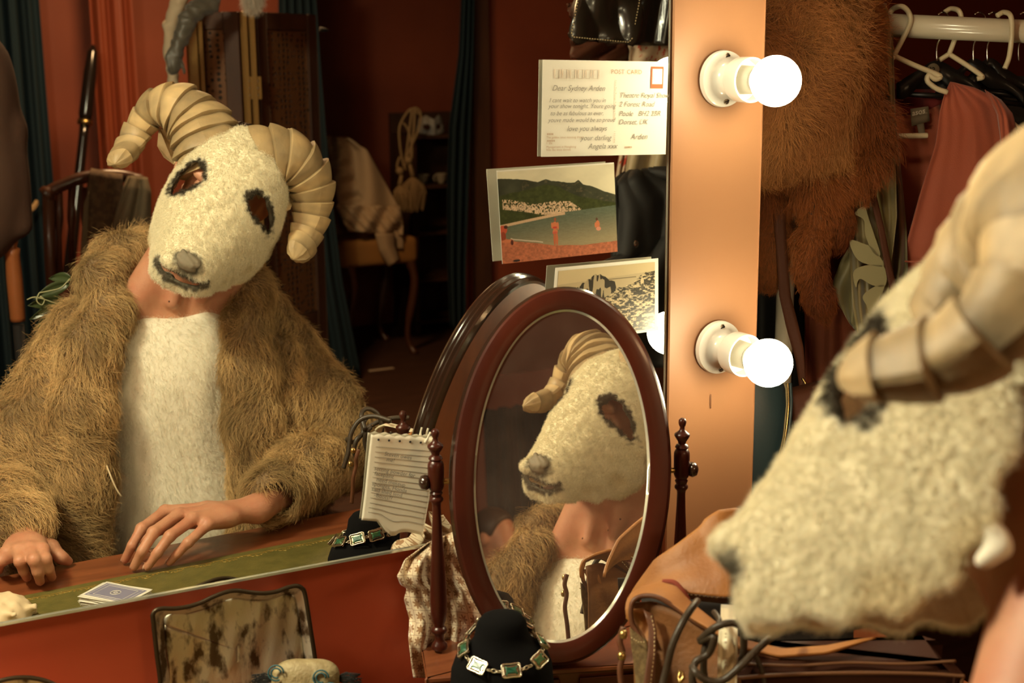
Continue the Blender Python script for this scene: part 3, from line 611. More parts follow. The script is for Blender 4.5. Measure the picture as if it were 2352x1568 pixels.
def onnote(s_, t_, lift=.0006):
    i = t_ * (rows_n - 1); j = s_ * (cols_n - 1); i0, j0 = int(min(i, rows_n - 2)), int(min(j, cols_n - 2)); a, b = i - i0, j - j0
    p = (A(P[i0][j0]) * (1 - b) + A(P[i0][j0 + 1]) * b) * (1 - a) + (A(P[i0 + 1][j0]) * (1 - b) + A(P[i0 + 1][j0 + 1]) * b) * a; return p + A([0, -lift, 0])
for k in range(14):
    t_ = .135 + k * .058; s1 = 1.0
    G().tube([onnote(s_, t_) for s_ in np.linspace(.09, .99, 14)], .00022, 4).obj('ruled_line', M['ink'], nt_)
for k in range(6): G().lathe([(0, 0), (.0016, 0), (.0016, .0003), (0, .0003)], onnote(.12 + k * .16, .055), (0, -1, 0), 10).obj('punched_hole', M['blackm'], nt_)
for s_, t_, st_ in ((.23, .225, 'Steven owes'), (.27, .285, 'me!'), (.10, .40, 'setting powder for'), (.11, .455, 'facepaint'), (.15, .52, 'need makeup'), (.09, .575, 'sponges, Honda'), (.09, .635, 'said shed lend'), (.14, .695, '-Boots??')):
    p = onnote(s_, t_, .0012); text(st_, 'handwriting', M['ink'], nt_, p, onnote(s_ + .3, t_ + .012) - onnote(s_, t_), onnote(s_, t_ - .1) - onnote(s_, t_), .0080, .15, 1.0, -.00004)
for s_ in (.83, .93): G().tube(spline([onnote(s_, .05), onnote(s_ + .01, .03) + A([0, -.004, .004]), onnote(s_ + .04, .0) + A([0, -.006, .009])], 8), [.0022] * 4 + [.0015] * 4, 6).obj('torn_strip', M['paper'], nt_)

# ================================================================ desk
T0 = ZB - .87
dk = thing('writing_desk', 'antique wooden desk with gold tooled green leather top under the mirror', 'desk', (.5, -.38, 0))
rz = math.radians(-3.2); dx_, dy_ = A([math.cos(rz), math.sin(rz), 0]), A([-math.sin(rz), math.cos(rz), 0]); DC = A([.50, -.425, 0])
def dpt(a, b, z): return DC + dx_ * a + dy_ * b + A([0, 0, z])
def dbox(g, a0, a1, b0, b1, z0, z1, bev=0): return g.box(dpt((a0 + a1) / 2, (b0 + b1) / 2, (z0 + z1) / 2), dx_ * (a1 - a0) / 2, dy_ * (b1 - b0) / 2, A([0, 0, (z1 - z0) / 2]), bev)
HW = .90; HD = .36
g = G(); dbox(g, -HW, HW, -HD, HD, T0 - .026, T0, .006); g.obj('desk_top', M['wood'], dk, smooth=False)
g = G(); dbox(g, -HW + .14, HW - .14, -HD + .125, HD - .13, T0 + .0001, T0 + .0014); g.obj('leather_inlay', M['green_leather'], dk, smooth=False)
for e in (-1, 1):
    g = G(); dbox(g, -HW + .15, HW - .15, (HD - .13) * e - .014 * e - .0012, (HD - .13) * e - .014 * e + .0012, T0 + .0013, T0 + .0017); g.obj('gilt_line', M['gilt'], dk, smooth=False)
g = G()
for k in range(240):                                    # running scroll tooled along the near border
    a = -HW + .17 + k * .0075; r_ = .0035 + .0015 * math.sin(k * 1.7); g.tube([dpt(a + r_ * math.cos(q_), -HD + .150 + .004 * math.sin(k * .9) + r_ * math.sin(q_), T0 + .0015) for q_ in np.linspace(k, k + 4.2, 6)], .0007, 4, caps=False)
o = g.obj('gilt_scroll', M['gilt'], dk); o['kind'] = 'stuff'
for a0, a1, nm in ((-HW + .03, -HW + .45, 'left'), (HW - .45, HW - .03, 'right')):
    g = G(); dbox(g, a0, a1, -HD + .03, HD - .03, .06, T0 - .026); ped = g.obj('pedestal', M['wood'], dk, smooth=False)
    for k in range(3):
        g = G(); dbox(g, a0 + .03, a1 - .03, -HD + .018, -HD + .032, .10 + k * .2, .28 + k * .2, .004); dr = g.obj('drawer', M['wood'], dk, smooth=False)
        G().lathe([(0, 0), (.012, 0), (.008, .01), (.016, .02), (.012, .028), (0, .03)], dpt((a0 + a1) / 2, -HD + .019, .19 + k * .2), -dy_, 14).obj('knob', M['brass'], dr)
g = G(); dbox(g, -HW + .44, HW - .44, -HD + .04, -HD + .06, T0 - .12, T0 - .026); g.obj('apron', M['wood'], dk, smooth=False)

# ================================================================ toilet mirror (oval swing mirror)
on = A([-.3710, -.8925, .2553]); on /= np.linalg.norm(on); oe1 = np.cross(on, [0, 0, 1]); oe1 /= np.linalg.norm(oe1); oe1 = oe1 if oe1 @ RR > 0 else -oe1
oe2 = np.cross(on, oe1); oe2 = oe2 if oe2[2] > 0 else -oe2; rt = .075; e1_, e2_ = oe1 * math.cos(rt) - oe2 * math.sin(rt), oe2 * math.cos(rt) + oe1 * math.sin(rt)
OCN = A([.852, -.128, 1.082]); OCN = OCN + e1_ * .0 - on * .0
tm = thing('toilet_mirror', 'oval mahogany swing mirror on turned posts reflecting the ram mask', 'mirror', (.84, -.13, T0))
SA, SB = .1185, .2215
def ell_pt(dr, th, h): return OCN + e1_ * (SA + dr) * math.cos(th) + e2_ * (SB + dr) * math.sin(th) + on * h
fr = thing('swing_frame', None, None, OCN); fr.parent = tm; fr.matrix_parent_inverse = Matrix.Translation(-tm.location)
def ring(prof, name, m, n=120, parent=fr, closedprof=False):
    P = [[ell_pt(r_, 2 * PI * k / n, h) for (r_, h) in prof] for k in range(n + 1)]; return smoothmesh(G().grid(P).obj(name, m, parent), 30)
del fr
COL.objects.unlink(bpy.data.objects['swing_frame']); bpy.data.objects.remove(bpy.data.objects['swing_frame'])
fr = tm
ring([(-.003, .001), (-.001, .0045), (.003, .006), (.014, .0068), (.0235, .005), (.0265, .002)], 'oval_frame', M['maho'], parent=tm)
ring([(.0265, .002), (.0285, -.001), (.0272, -.004), (.0300, -.008), (.0283, -.0115), (.0305, -.016), (.0285, -.020), (.0300, -.025), (.0260, -.029), (.022, -.030)], 'moulded_rim', M['maho_edge'], parent=tm)
ring([(-.0045, .0006), (-.0015, .0035), (.0005, .0040)], 'bevel_line', M['glass_edge'], parent=tm)
n = 96; vs_ = [ell_pt(0, 2 * PI * k / n, .0004) for k in range(n)]; G().poly(vs_, on * -.004).obj('oval_glass', M['mirror2'], tm, smooth=False)
vs_ = [ell_pt(.0225, 2 * PI * k / n, -.0235) for k in range(n)]; G().poly(vs_, on * -.006).obj('back_board', M['maho_back'], tm, smooth=False)
zt = -.472
def rp(py, hw):                                         # profile read off the left post: pixel row, half width in pixels
    return (hw * .000572, (zt - (py - 985) * .000619))
prof = [(.0001, zt)] + [rp(*q_) for q_ in ((986, 5), (990, 8.5), (995, 9.5), (1001, 8), (1006, 5.5), (1012, 6.5), (1017, 12), (1021, 18), (1025, 18.5), (1031, 15), (1038, 10), (1043, 9), (1046, 14), (1051, 16.5), (1055, 13), (1058, 16), (1063, 18.5), (1070, 19), (1112, 18.5), (1119, 16), (1123, 12.5), (1127, 15.5), (1131, 14), (1135, 12), (1139, 16), (1144, 16), (1149, 11), (1156, 10), (1180, 10.5), (1220, 12.5), (1270, 15), (1320, 18), (1370, 20), (1400, 19.5), (1420, 16), (1428, 12), (1432, 12), (1436, 17.5), (1441, 19), (1446, 17), (1450, 12), (1462, 10.5), (1468, 13), (1473, 18), (1479, 19.5), (1484, 18), (1486, 12))]
LP = A([.7025, -.054]); RPp = A([1.018 - .002, -.168])
for c in (LP, RPp):
    smoothmesh(G().lathe([(r_, z + ZB) for r_, z in prof][::-1], (c[0], c[1], 0), (0, 0, 1), 28).obj('turned_post', M['maho'], tm), 50)
bx1 = np.r_[RPp - LP, 0]; bl = np.linalg.norm(bx1); bx1 = bx1 / bl; bn = A([bx1[1], -bx1[0], 0]); 
for c in (LP, RPp):
    kn = G().lathe([(0, 0), (.009, .0), (.011, .004), (.009, .010), (.003, .013), (0, .013)], A([c[0], c[1], ZB - .545]) + (-bx1 if c is LP else bx1) * .010, (-bx1 if c is LP else bx1), 16); kn.obj('pivot_knob', M['maho_edge'], tm)
    G().tube([A([c[0], c[1], ZB - .545]), A([c[0], c[1], ZB - .545]) + (bx1 if c is LP else -bx1) * .03], .004, 8).obj('pivot_pin', M['brass'], tm)
mid = np.r_[(LP + RPp) / 2, 0]; zb = ZB - .786
g = G(); g.box(mid + A([0, 0, (zb + T0) / 2 + .006]) , bx1 * (bl / 2 + .018), bn * .072, A([0, 0, (zb - T0) / 2 - .010]), .003); g.obj('base_box', M['maho_back'], tm, smooth=False)
g = G(); g.box(mid + A([0, 0, zb - .004]), bx1 * (bl / 2 + .026), bn * .080, A([0, 0, .004]), .002); g.obj('base_top', M['wood'], tm, smooth=False)
for s_ in (-1, 1):
    dq = mid + bx1 * s_ * bl * .26 + bn * .073 + A([0, 0, (zb + T0) / 2]); g = G(); g.box(dq, bx1 * bl * .22, bn * .003, A([0, 0, .026]), .001); dr = g.obj('drawer', M['maho'], tm, smooth=False)
    G().lathe([(0, 0), (.004, 0), (.003, .004), (.006, .008), (.004, .011), (0, .011)], dq + bn * .003, bn, 12).obj('knob', M['brass'], dr)
    for f_ in (-1, 1): G().lathe([(0, 0), (.010, .002), (.012, .008), (.006, .012), (0, .012)], mid + bx1 * s_ * (bl / 2) + bn * f_ * .055 + A([0, 0, T0]), (0, 0, 1), 14).obj('bun_foot', M['maho'], tm)

# ================================================================ scarf behind the left post
def fold(s_, t_): return -.072 + .010 * math.sin(s_ * 13 + t_ * 4) + .005 * math.sin(s_ * 29 - t_ * 9) + .006 * math.sin(t_ * 14 + s_ * 5)
def sc3(x, y, d): return atY(x, y, d + .045)
sf = sheet('daisy_scarf', M['scarf'], None, sc3, [(985, 1245), (930, 1285), (912, 1322), (920, 1342), (935, 1350), (928, 1375), (940, 1420), (938, 1465), (944, 1520), (950, 1556)], [(1062, 1212), (1075, 1240), (1085, 1300), (1110, 1350), (1135, 1400), (1140, 1440), (1120, 1480), (1100, 1510), (1080, 1535), (1060, 1556)], 60, 44, fold, .0012, 1.0)
tag(sf, 'cream silk scarf with brown daisies crumpled behind the left mirror post', 'scarf')

# ================================================================ necklace bust
bc = A([.712, -.222]); nb = thing('necklace_bust', 'black velvet jewellery bust wearing a green stone necklace', 'display bust', (bc[0], bc[1], T0))
bp_ = [(.001, -.668), (.014, -.669), (.025, -.673), (.0315, -.681), (.0335, -.692), (.036, -.701), (.043, -.709), (.052, -.716), (.060, -.726), (.065, -.740), (.067, -.765), (.067, -.868), (.001, -.8695)]
G().lathe([(r_, z + ZB) for r_, z in bp_][::-1], (bc[0], bc[1], 0), (0, 0, 1), 40, sx=.86).obj('velvet_form', M['velvet'], nb)
def brad(z): zz = [b_[1] for b_ in bp_][::-1]; return np.interp(z, zz, [b_[0] for b_ in bp_][::-1])
nk = thing('necklace', 'silver chain necklace with rectangular green stones around the black bust', 'necklace', (bc[0], bc[1], ZB - .72))
def nkp(th, lift=.002):                                  # th=0 towards the camera
    cd_ = A([-.27, -.96]); sd_ = A([.96, -.27]); z = -.7080 - .0135 * math.cos(th); r_ = brad(z) + lift; p = bc + (cd_ * math.cos(th) * .92 + sd_ * math.sin(th)) * r_; return A([p[0], p[1], z + ZB])
N_ST = 9
for k in range(N_ST):
    th = 2 * PI * k / N_ST; c = nkp(th, .0035); tg = nkp(th + .1, .0035) - nkp(th - .1, .0035); tg /= np.linalg.norm(tg)
    zz = c[2] - ZB; sl = (brad(zz - .004) - brad(zz + .004)) / .008; out = np.r_[c[:2] - bc, 0]; out /= np.linalg.norm(out); nrm = out + A([0, 0, sl]); nrm -= tg * (nrm @ tg); nrm /= np.linalg.norm(nrm); u_ = np.cross(nrm, tg); c = c + nrm * .002
    if k == 3 or k == 8: pass
    s_ = G().box(c, tg * .0115, u_ * .0085, nrm * .0022, .0018).obj('stone_setting', M['silver'], nk, smooth=False)
    G().box(c + nrm * .0018, tg * .0082, u_ * .0056, nrm * .0022, .0016).obj('stone', M['stone'], s_, smooth=False)
    rim = [c + nrm * .0026 + tg * a + u_ * b for a, b in spline([(-.0105, -.0075), (0, -.0078), (.0105, -.0075), (.0108, 0), (.0105, .0075), (0, .0078), (-.0105, .0075), (-.0108, 0)], 40, True)]
    G().tube(rim, [.0009 + .0004 * (i % 2) for i in range(40)], 6, closed=True).obj('beaded_rim', M['silver'], s_)
    for j in range(3):
        th2 = th + 2 * PI / N_ST * (.36 + .14 * j); cc = nkp(th2, .0035); tg2 = nkp(th2 + .05) - nkp(th2 - .05); tg2 /= np.linalg.norm(tg2); o_ = np.r_[cc[:2] - bc, 0]; o_ /= np.linalg.norm(o_); v_ = np.cross(tg2, o_) if j % 2 else o_
        G().tube([cc + tg2 * .0036 * math.cos(q_) + v_ * .0022 * math.sin(q_) for q_ in np.linspace(0, 2 * PI, 14, endpoint=False)], .0008, 6, closed=True).obj('link', M['silver'], nk)

# ================================================================ tin tray + pouch
def tr3(x, y, off=0.): return atY(x, y, -.016 + off * .7)
tb = thing('tin_tray', 'tarnished tin tray with wavy rim leaning on the red wall', 'tray', atY(560, 1560, -.04))
outl = [(352, 1425), (351, 1412), (357, 1402), (372, 1397), (400, 1397), (430, 1393), (460, 1384), (490, 1370), (520, 1359), (545, 1356), (575, 1360), (605, 1362), (635, 1358), (660, 1349), (680, 1345), (693, 1350), (700, 1362), (706, 1395), (713, 1440), (722, 1500), (730, 1560), (740, 1640), (380, 1665), (368, 1560), (360, 1500)]
O_ = spline(outl, 110, True); cen = A([545., 1500.])
def inset(k): return [cen + (p - cen) * A([1 - k, 1 - k * .9]) for p in O_]
G().tube([tr3(*p, -.012) for p in O_], .0030, 8, closed=True).obj('rolled_rim', M['tinrim'], tb)
P = [[tr3(*p, off) for p in inset(k)] + [tr3(*inset(k)[0], off)] for k, off in ((.0, -.012), (.02, -.010), (.11, .004), (.13, .006))]
G().grid(P).obj('sloped_border', M['tin'], tb, solid=.001)
P = []
for i in range(24):
    k = .13 + (1 - .13) * i / 23; ins = inset(k); P.append([tr3(*p, .006 + .0025 * math.sin(p[0] * .045) * math.sin(p[1] * .03) + .0012 * math.sin(p[0] * .13 + p[1] * .02)) for p in ins] + [tr3(*ins[0], .006 + .0025 * math.sin(ins[0][0] * .045) * math.sin(ins[0][1] * .03) + .0012 * math.sin(ins[0][0] * .13 + ins[0][1] * .02))])
G().grid(P).obj('tray_panel', M['tin'], tb, solid=.001)
pc = atY(702, 1566, -.10); px_ = RR; pz_ = UU
pg = thing('embroidered_pouch', 'small gold embroidered pouch with black tassels before the tin tray', 'pouch', (pc[0], pc[1], T0))
S = SDF(pc - .09, pc + .09, .0022); Rm = [px_, np.cross(pz_, px_), pz_]
S.ell(pc - pz_ * .020, (.046, .020, .046), Rm, k=0); S.ell(pc + pz_ * .010 - px_ * .015, (.026, .014, .018), Rm, k=.012); S.ell(pc + pz_ * .012 + px_ * .02, (.022, .014, .016), Rm, k=.012); S.obj('pouch_body', M['embro'], pg, smooth_it=1)
for (a, b) in ((.022, .016), (.034, .0), (.016, -.014), (-.034, .022), (.03, -.026)):
    for j in range(2): G().tube([pc + px_ * (a + .006 * (1 + j * .6) * math.cos(q_)) + pz_ * (b - .006 + .006 * (1 + j * .6) * math.sin(q_)) - np.cross(px_, pz_) * -.0 + np.cross(pz_, px_) * -.0190 for q_ in np.linspace(0, 5.2, 16)], .0011, 6).obj('teal_scroll', M['tealthread'], pg)
G().tube([pc + px_ * a + pz_ * (-.006 + .001 * math.sin(a * 90)) - np.cross(pz_, px_) * .020 for a in np.linspace(-.044, .03, 14)], .0005, 5).obj('red_seam', M['redthread'], pg)
for s_, a0 in ((-1, -.040), (1, .040)):
    g = G()
    for k in range(26):
        st_ = pc + px_ * (a0 + s_ * random.uniform(0, .004)) + pz_ * (.004 + random.uniform(-.003, .003)); g.tube(spline([st_, st_ + px_ * s_ * .010 + pz_ * random.uniform(-.004, .006), st_ + px_ * s_ * random.uniform(.018, .028) + pz_ * random.uniform(-.010, .006)], 5), .0007, 4)
    o = g.obj('tassel', M['blackcloth'], pg); o['kind'] = 'stuff'
# small dark dish edge at the bottom left corner of the picture
tp_ = atY(14, 1552, -.030); dd = thing('round_plate', 'rim of a dark round plate leaning on the wall at the bottom left corner', 'plate', (tp_[0], -.05, T0)); pr_ = (tp_[2] - T0) / 2 / .985; ax_ = A([0, -.985, .17]); pc2 = A([tp_[0], -.030 - .17 * pr_ * .9, T0 + pr_ * .985])
smoothmesh(G().lathe([(.001, .0), (pr_ * .72, .0), (pr_ * .80, .004), (pr_ * .97, .009), (pr_, .011), (pr_ * .99, .014), (pr_ * .95, .0125), (pr_ * .80, .0075), (pr_ * .70, .004), (.001, .004)], pc2, ax_, 48).obj('plate_body', M['tin'], dd), 40)
G().tube([pc2 + ax_ * .0125 + A([math.cos(q_), 0, 0]) * pr_ * .985 + np.cross(ax_, [1, 0, 0]) * math.sin(q_) * pr_ * .985 for q_ in np.linspace(0, 2 * PI, 60, endpoint=False)], .0028, 8, closed=True).obj('plate_rim', M['tinrim'], dd)
# ================================================================ playing cards + crumpled cloth on the desk
cd_c = [MZ(229, 1326, -.850), MZ(352, 1350, -.850), MZ(300, 1392, -.850), MZ(177, 1367, -.850)]
pk = thing('playing_cards', 'deck of blue backed playing cards fanned on the green leather', 'playing cards', (cd_c[0] + cd_c[2]) / 2 * A([1, 1, 0]) + A([0, 0, T0]))
cq = (cd_c[0] + cd_c[1] + cd_c[2] + cd_c[3]) / 4; ea = (cd_c[1] - cd_c[0]); ea[2] = 0; ea /= np.linalg.norm(ea); eb = A([-ea[1], ea[0], 0]); 
for k in range(16):
    zc = T0 + .0018 + k * .00115; a = (.10 * math.sin(k * 1.3) if k < 15 else 0) ; e1k = ea * math.cos(a) + eb * math.sin(a); e2k = A([-e1k[1], e1k[0], 0]); cc = A([cq[0] + .0025 * math.sin(k * 2.1), cq[1] + .0025 * math.cos(k * 1.7), zc])
    c_o = G().box(cc, e1k * .048, e2k * .033, A([0, 0, .00045]), .0004).obj('playing_card', M['card'], pk, smooth=False)
top = cc + A([0, 0, .0006]); bk = G().box(top, e1k * .042, e2k * .0275, A([0, 0, .00008])).obj('card_back', M['inkblue'], c_o, smooth=False)
for r1, r2 in ((.9, .86), (.72, .68)): G().tube([top + e1k * .042 * r1 * a + e2k * .0275 * r1 * b + A([0, 0, .0001]) for a, b in ((-1, -1), (1, -1), (1, 1), (-1, 1))], .0004, 4, closed=True).obj('border_line', M['card'], c_o)
for r_ in (.0085, .0060, .003): G().tube([top + e1k * r_ * math.cos(q_) + e2k * r_ * math.sin(q_) + A([0, 0, .0001]) for q_ in np.linspace(0, 2 * PI, 24, endpoint=False)], .0005, 4, closed=True).obj('medallion', M['card' if r_ != .006 else 'ink'], c_o)
cc = MZ(10, 1395, -.845); S = SDF(cc - .12, cc + .12, .0035); S.ell(cc - A([.01, 0, .01]), (.052, .045, .034), k=0)
for k in range(16): a = k * 2.4; d_ = A([math.cos(a), math.sin(a), .35 * math.sin(k * 1.9)]); S.cap(cc - A([.01, 0, .005]) + d_ * .012, cc - A([.01, 0, .010]) + d_ * .056, .008, .005, k=.007)
o = S.obj('crumpled_cloth', M['crepe'], None, xf=lambda v: np.c_[v[:, :2] + .0015 * np.c_[n3(v, 180, 2), n3(v, 160, 3)], np.maximum(v[:, 2] + .002 * n3(v, 140, 4), T0 + .0006)]); tag(o, 'crumpled cream cloth lying on the desk left of the cards', 'cloth')
# ================================================================ the sitter: ram mask
HU = A([.791, .397, -.465]); HU /= np.linalg.norm(HU); HD_ = A([-.61, .462, -.644]); HD_ -= HU * (HD_ @ HU); HD_ /= np.linalg.norm(HD_); HN = np.cross(HU, HD_)
HO = A([.699, -.902, -.252 + ZB])
def hw(p):                                               # head local (u right of wearer, d down the snout, n outwards) -> world
    p = np.asarray(p, float); return HO + p[..., :1] * HU + p[..., 1:2] * HD_ + p[..., 2:3] * HN
def hw1(u, d, n): return HO + HU * u + HD_ * d + HN * n
person = thing('person', 'person in a fake fur coat, white fluffy jumper and fleecy ram mask, at the desk', 'person', (.67, -1.12, .45))
D_K = [-.175, -.15, -.12, -.08, -.04, 0, .05, .10, .15, .18, .20]
W_K = [.036, .054, .080, .107, .116, .117, .105, .080, .060, .054, .050]
F_K = [.030, .046, .058, .066, .063, .052, .032, .012, -.003, -.010, -.014]
R_K = [-.02, -.03, -.045, -.072, -.105, -.135, -.146, -.122, -.088, -.076, -.072]
EYES = ((-.070, .001, .025, .030), (.073, -.006, .027, .019))
def mask_sdf(u, d, n):
    sh = d.shape; w_ = np.interp(d.ravel(), D_K, W_K).reshape(sh).astype(np.float32); f_ = np.interp(d.ravel(), D_K, F_K).reshape(sh).astype(np.float32); r_ = np.interp(d.ravel(), D_K, R_K).reshape(sh).astype(np.float32)
    r_ = r_ + .10 * u; un = np.abs(u) / w_; nn_ = (n - r_) / (f_ - r_); q = (un ** 2.3 + np.abs(nn_) ** 2.5) ** (1 / 2.4)
    S_ = (q - 1) * np.minimum(w_, (f_ - r_)) * .9
    cap_ = d - (.157 - .20 * n + .008 * (1 - un ** 2)); h = np.maximum(.02 - np.abs(S_ - cap_), 0) / .02; S_ = np.maximum(S_, cap_) + h * h * .005
    top_ = -.143 - d; S_ = np.maximum(S_, top_)
    sh_ = np.maximum(S_, -(S_ + .0075)); sh_ = np.maximum(sh_, r_ - n + .0 + .004 * np.sin(d * 160) )
    return sh_
S = SDF((-.15, -.19, -.20), (.15, .22, .10), .0028)
S.put(lambda u, d, n: mask_sdf(u + 0 * d + 0 * n, d + 0 * u + 0 * n, n + 0 * u + 0 * d), (-.15, -.19, -.20), (.15, .22, .10), k=0)
for (u, d, a, b) in EYES:
    def ey(x, y, z, u=u, d=d, a=a, b=b):
        an = np.arctan2(y - d, x - u); rr = 1 + .13 * np.sin(an * 3 + 1) + .07 * np.sin(an * 7); return (np.sqrt(((x - u) / a) ** 2 + ((y - d) / b) ** 2) / rr - 1) * .02 + 0 * z
    S.put(ey, (u - .04, d - .035, -.03), (u + .04, d + .035, .09), k=.003, mode='sub', mg=0)
S.ell((-.022, .160, -.016), (.018, .013, .012), k=.008); S.ell((-.020, .168, -.066), (.016, .012, .010), k=.008); S.ell((-.002, .178, -.042), (.052, .040, .0085), k=.004, mode='sub')            # mouth slit
pass
def bumpy(v):
    d_ = n3(v, 120, 2)[:, None] * .0011 + n3(v, 300, 3)[:, None] * .0006; g = v - A([0, .02, -.06]); g /= np.linalg.norm(g, axis=1)[:, None]; return v + g * d_
def mcol(L_):                                            # charcoal dyed fleece round eyes, nose and mouth
    u, d, n = L_[:, 0], L_[:, 1], L_[:, 2]; c = np.ones((len(u), 3)) * A([.90, .82, .60]); nz = n3(L_, 260, 4) * .005
    k = np.zeros(len(u))
    for (eu, ed, a, b) in EYES: e_ = np.sqrt(((u - eu) / (a + .006)) ** 2 + ((d - ed) / (b + .006)) ** 2); k = np.maximum(k, np.clip((1.10 + nz * 25 - e_) / .16, 0, 1))
    e_ = np.sqrt(((u + .002) / .064) ** 2 + ((n + .042) / .019) ** 2); k = np.maximum(k, np.clip((1.1 + nz * 30 - e_) / .3, 0, 1) * (d > .150) * .92)
    e_ = np.sqrt(((u - .006) / .032) ** 2 + ((d - .152) / .021) ** 2); k = np.maximum(k, np.clip((1.05 + nz * 25 - e_) / .35, 0, 1) * (n > -.03) * .8)
    browning = np.clip(n3(L_, 45, 9) * .5 + (-n - .10) * 9, 0, .55)  # browner in blotches and towards the rear edge
    c = c * (1 - browning[:, None] * A([.25, .35, .55])); return c * (1 - k[:, None]) + A([.055, .042, .024]) * k[:, None]
mk = S.obj('ram_mask', M['maskbase'], person, xf=lambda v: hw(bumpy(v)), label='white fleece ram mask with charcoal ringed eye holes')
def tol(P): return np.stack([(P - HO) @ HU, (P - HO) @ HD_, (P - HO) @ HN], 1)
vv = np.empty(len(mk.data.vertices) * 3, np.float32); mk.data.vertices.foreach_get('co', vv); vcol(mk.data, mcol(tol(vv.reshape(-1, 3))))
cenl = A([0, .02, -.09])
P, N_ = roots(mk.data, 120000, 5, keep=lambda P, N_: np.sum(tol(P) * 0 + (tol(P) - cenl) * (np.stack([N_ @ HU, N_ @ HD_, N_ @ HN], 1)), 1) > .0)
lc = tol(P); cm = HD_[None] * 1.0 + HU[None] * np.sign(lc[:, :1]) * .3; rnd = n3(P, 160, 3); cm = cm + np.stack([n3(P, 90, 6), n3(P, 90, 7), n3(P, 90, 8)], 1) * .6
fur('fleece', P, N_, cm, .0062, .00022, mcol(lc) * rng.uniform(.88, 1.1, (len(P), 1)), M['maskfur'], mk, lay=.62, K=5, clump=.3, cs=.0045, jit=.55, curl=.0012)
# nose: grey felt pad with folds
S = SDF((-.03, .12, -.035), (.038, .19, .03), .0014); S.ell((.006, .150, -.002), (.024, .015, .0075), k=0); S.ell((.006, .160, -.010), (.020, .008, .010), k=.004); S.cap((-.010, .142, .004), (.018, .158, .001), .0045, .003, k=.003); S.cap((-.012, .155, .000), (.006, .163, -.004), .0035, .003, k=.003); S.cap((.004, .142, .005), (.022, .148, .002), .003, .002, k=.003)
S.obj('nose_pad', M['nosegrey'], mk, xf=hw, smooth_it=1)
# ragged tufts on the muzzle
g_pts = [hw1(.012 + .042 * math.cos(a), .186, -.040 + .014 * math.sin(a)) for a in np.linspace(0, 2 * PI, 40)]
# horns
def horn(name, path, radii, label, nr=15, flat=.72):
    n = 150; C_ = spline(path, n); R0 = np.interp(np.linspace(0, 1, n), np.linspace(0, 1, len(radii)), radii); L_ = np.r_[0, np.cumsum(np.linalg.norm(np.diff(C_, axis=0), axis=1))]; L_ /= L_[-1]
    ph = (L_ ** .85) * nr; fr = ph - np.floor(ph); R_ = R0 * 1.10 * (1.08 - .17 * fr ** 1.5); 
    Pn = [R_[i] for i in range(n)]; Cw = hw(C_); T = np.gradient(Cw, axis=0); T /= np.linalg.norm(T, axis=1)[:, None]; u = np.cross(T[0], HU); u /= np.linalg.norm(u); rows = []
    for i in range(n):
        u = u - T[i] * (u @ T[i]); u /= np.linalg.norm(u); w_ = np.cross(T[i], u); row = []
        for k in range(29):
            a = 2 * PI * k / 28; kk = math.floor(ph[i]); fac = 1 + .035 * math.cos(3 * a + kk * 1.3) + .03 * math.cos(5 * a + kk * 2.1) + .012 * math.sin(9 * a + kk); row.append(Cw[i] + Pn[i] * fac * (u * math.cos(a) * flat + w_ * math.sin(a)))
        rows.append(row)
    for sc, off in ((.72, .5), (.3, .85), (.02, .95)): rows.append([Cw[-1] + T[-1] * R_[-1] * off + (A(p) - Cw[-1]) * sc * (1 + .1 * math.sin(j * 1.9)) for j, p in enumerate(rows[n - 1])])
    rows.insert(0, [Cw[0] + (A(p) - Cw[0]) * .3 for p in rows[0]])
    o = G().grid(rows).obj(name, M['papermache_a'], mk, label=label); rb_ = np.random.default_rng(int(nr) + 3); tone = rb_.uniform(.62, 1.08, 60); cs = []
    for i in range(len(rows)):
        q_ = min(max(i - 1, 0), n - 1); b_ = int(math.floor(ph[q_])); cs += [A([.46, .325, .16]) * tone[b_] * (1 - .38 * max(0, fr[q_] - .72) / .28)] * 29  # random tone per band; groove shade put into the colour at band ends
    cs = A(cs); vp = A([v.co[:] for v in o.data.vertices]); nz = np.clip(n3(vp, 55, 8) * .5 + n3(vp, 170, 9) * .3, -.6, .6)[:, None]; cs = cs * (1 + .38 * nz) * (1 + nz * A([.0, -.03, -.10])); vcol(o.data, cs); return smoothmesh(o, 28)
horn('horn', [(-.044, -.070, -.022), (-.080, -.104, -.006), (-.126, -.140, -.004), (-.174, -.152, -.012), (-.210, -.142, -.042), (-.220, -.105, -.075), (-.216, -.062, -.080), (-.214, -.018, -.060)], [.060, .060, .055, .047, .040, .033, .030, .028, .023], 'near left horn curling forward', 13)
horn('horn', [(.004, -.084, .000), (.034, -.118, .020), (.080, -.142, .018), (.128, -.134, -.012), (.156, -.097, -.048), (.166, -.050, -.066), (.168, -.008, -.056)], [.056, .056, .053, .047, .041, .034, .029, .023], 'right horn curling down beside the cheek', 12)
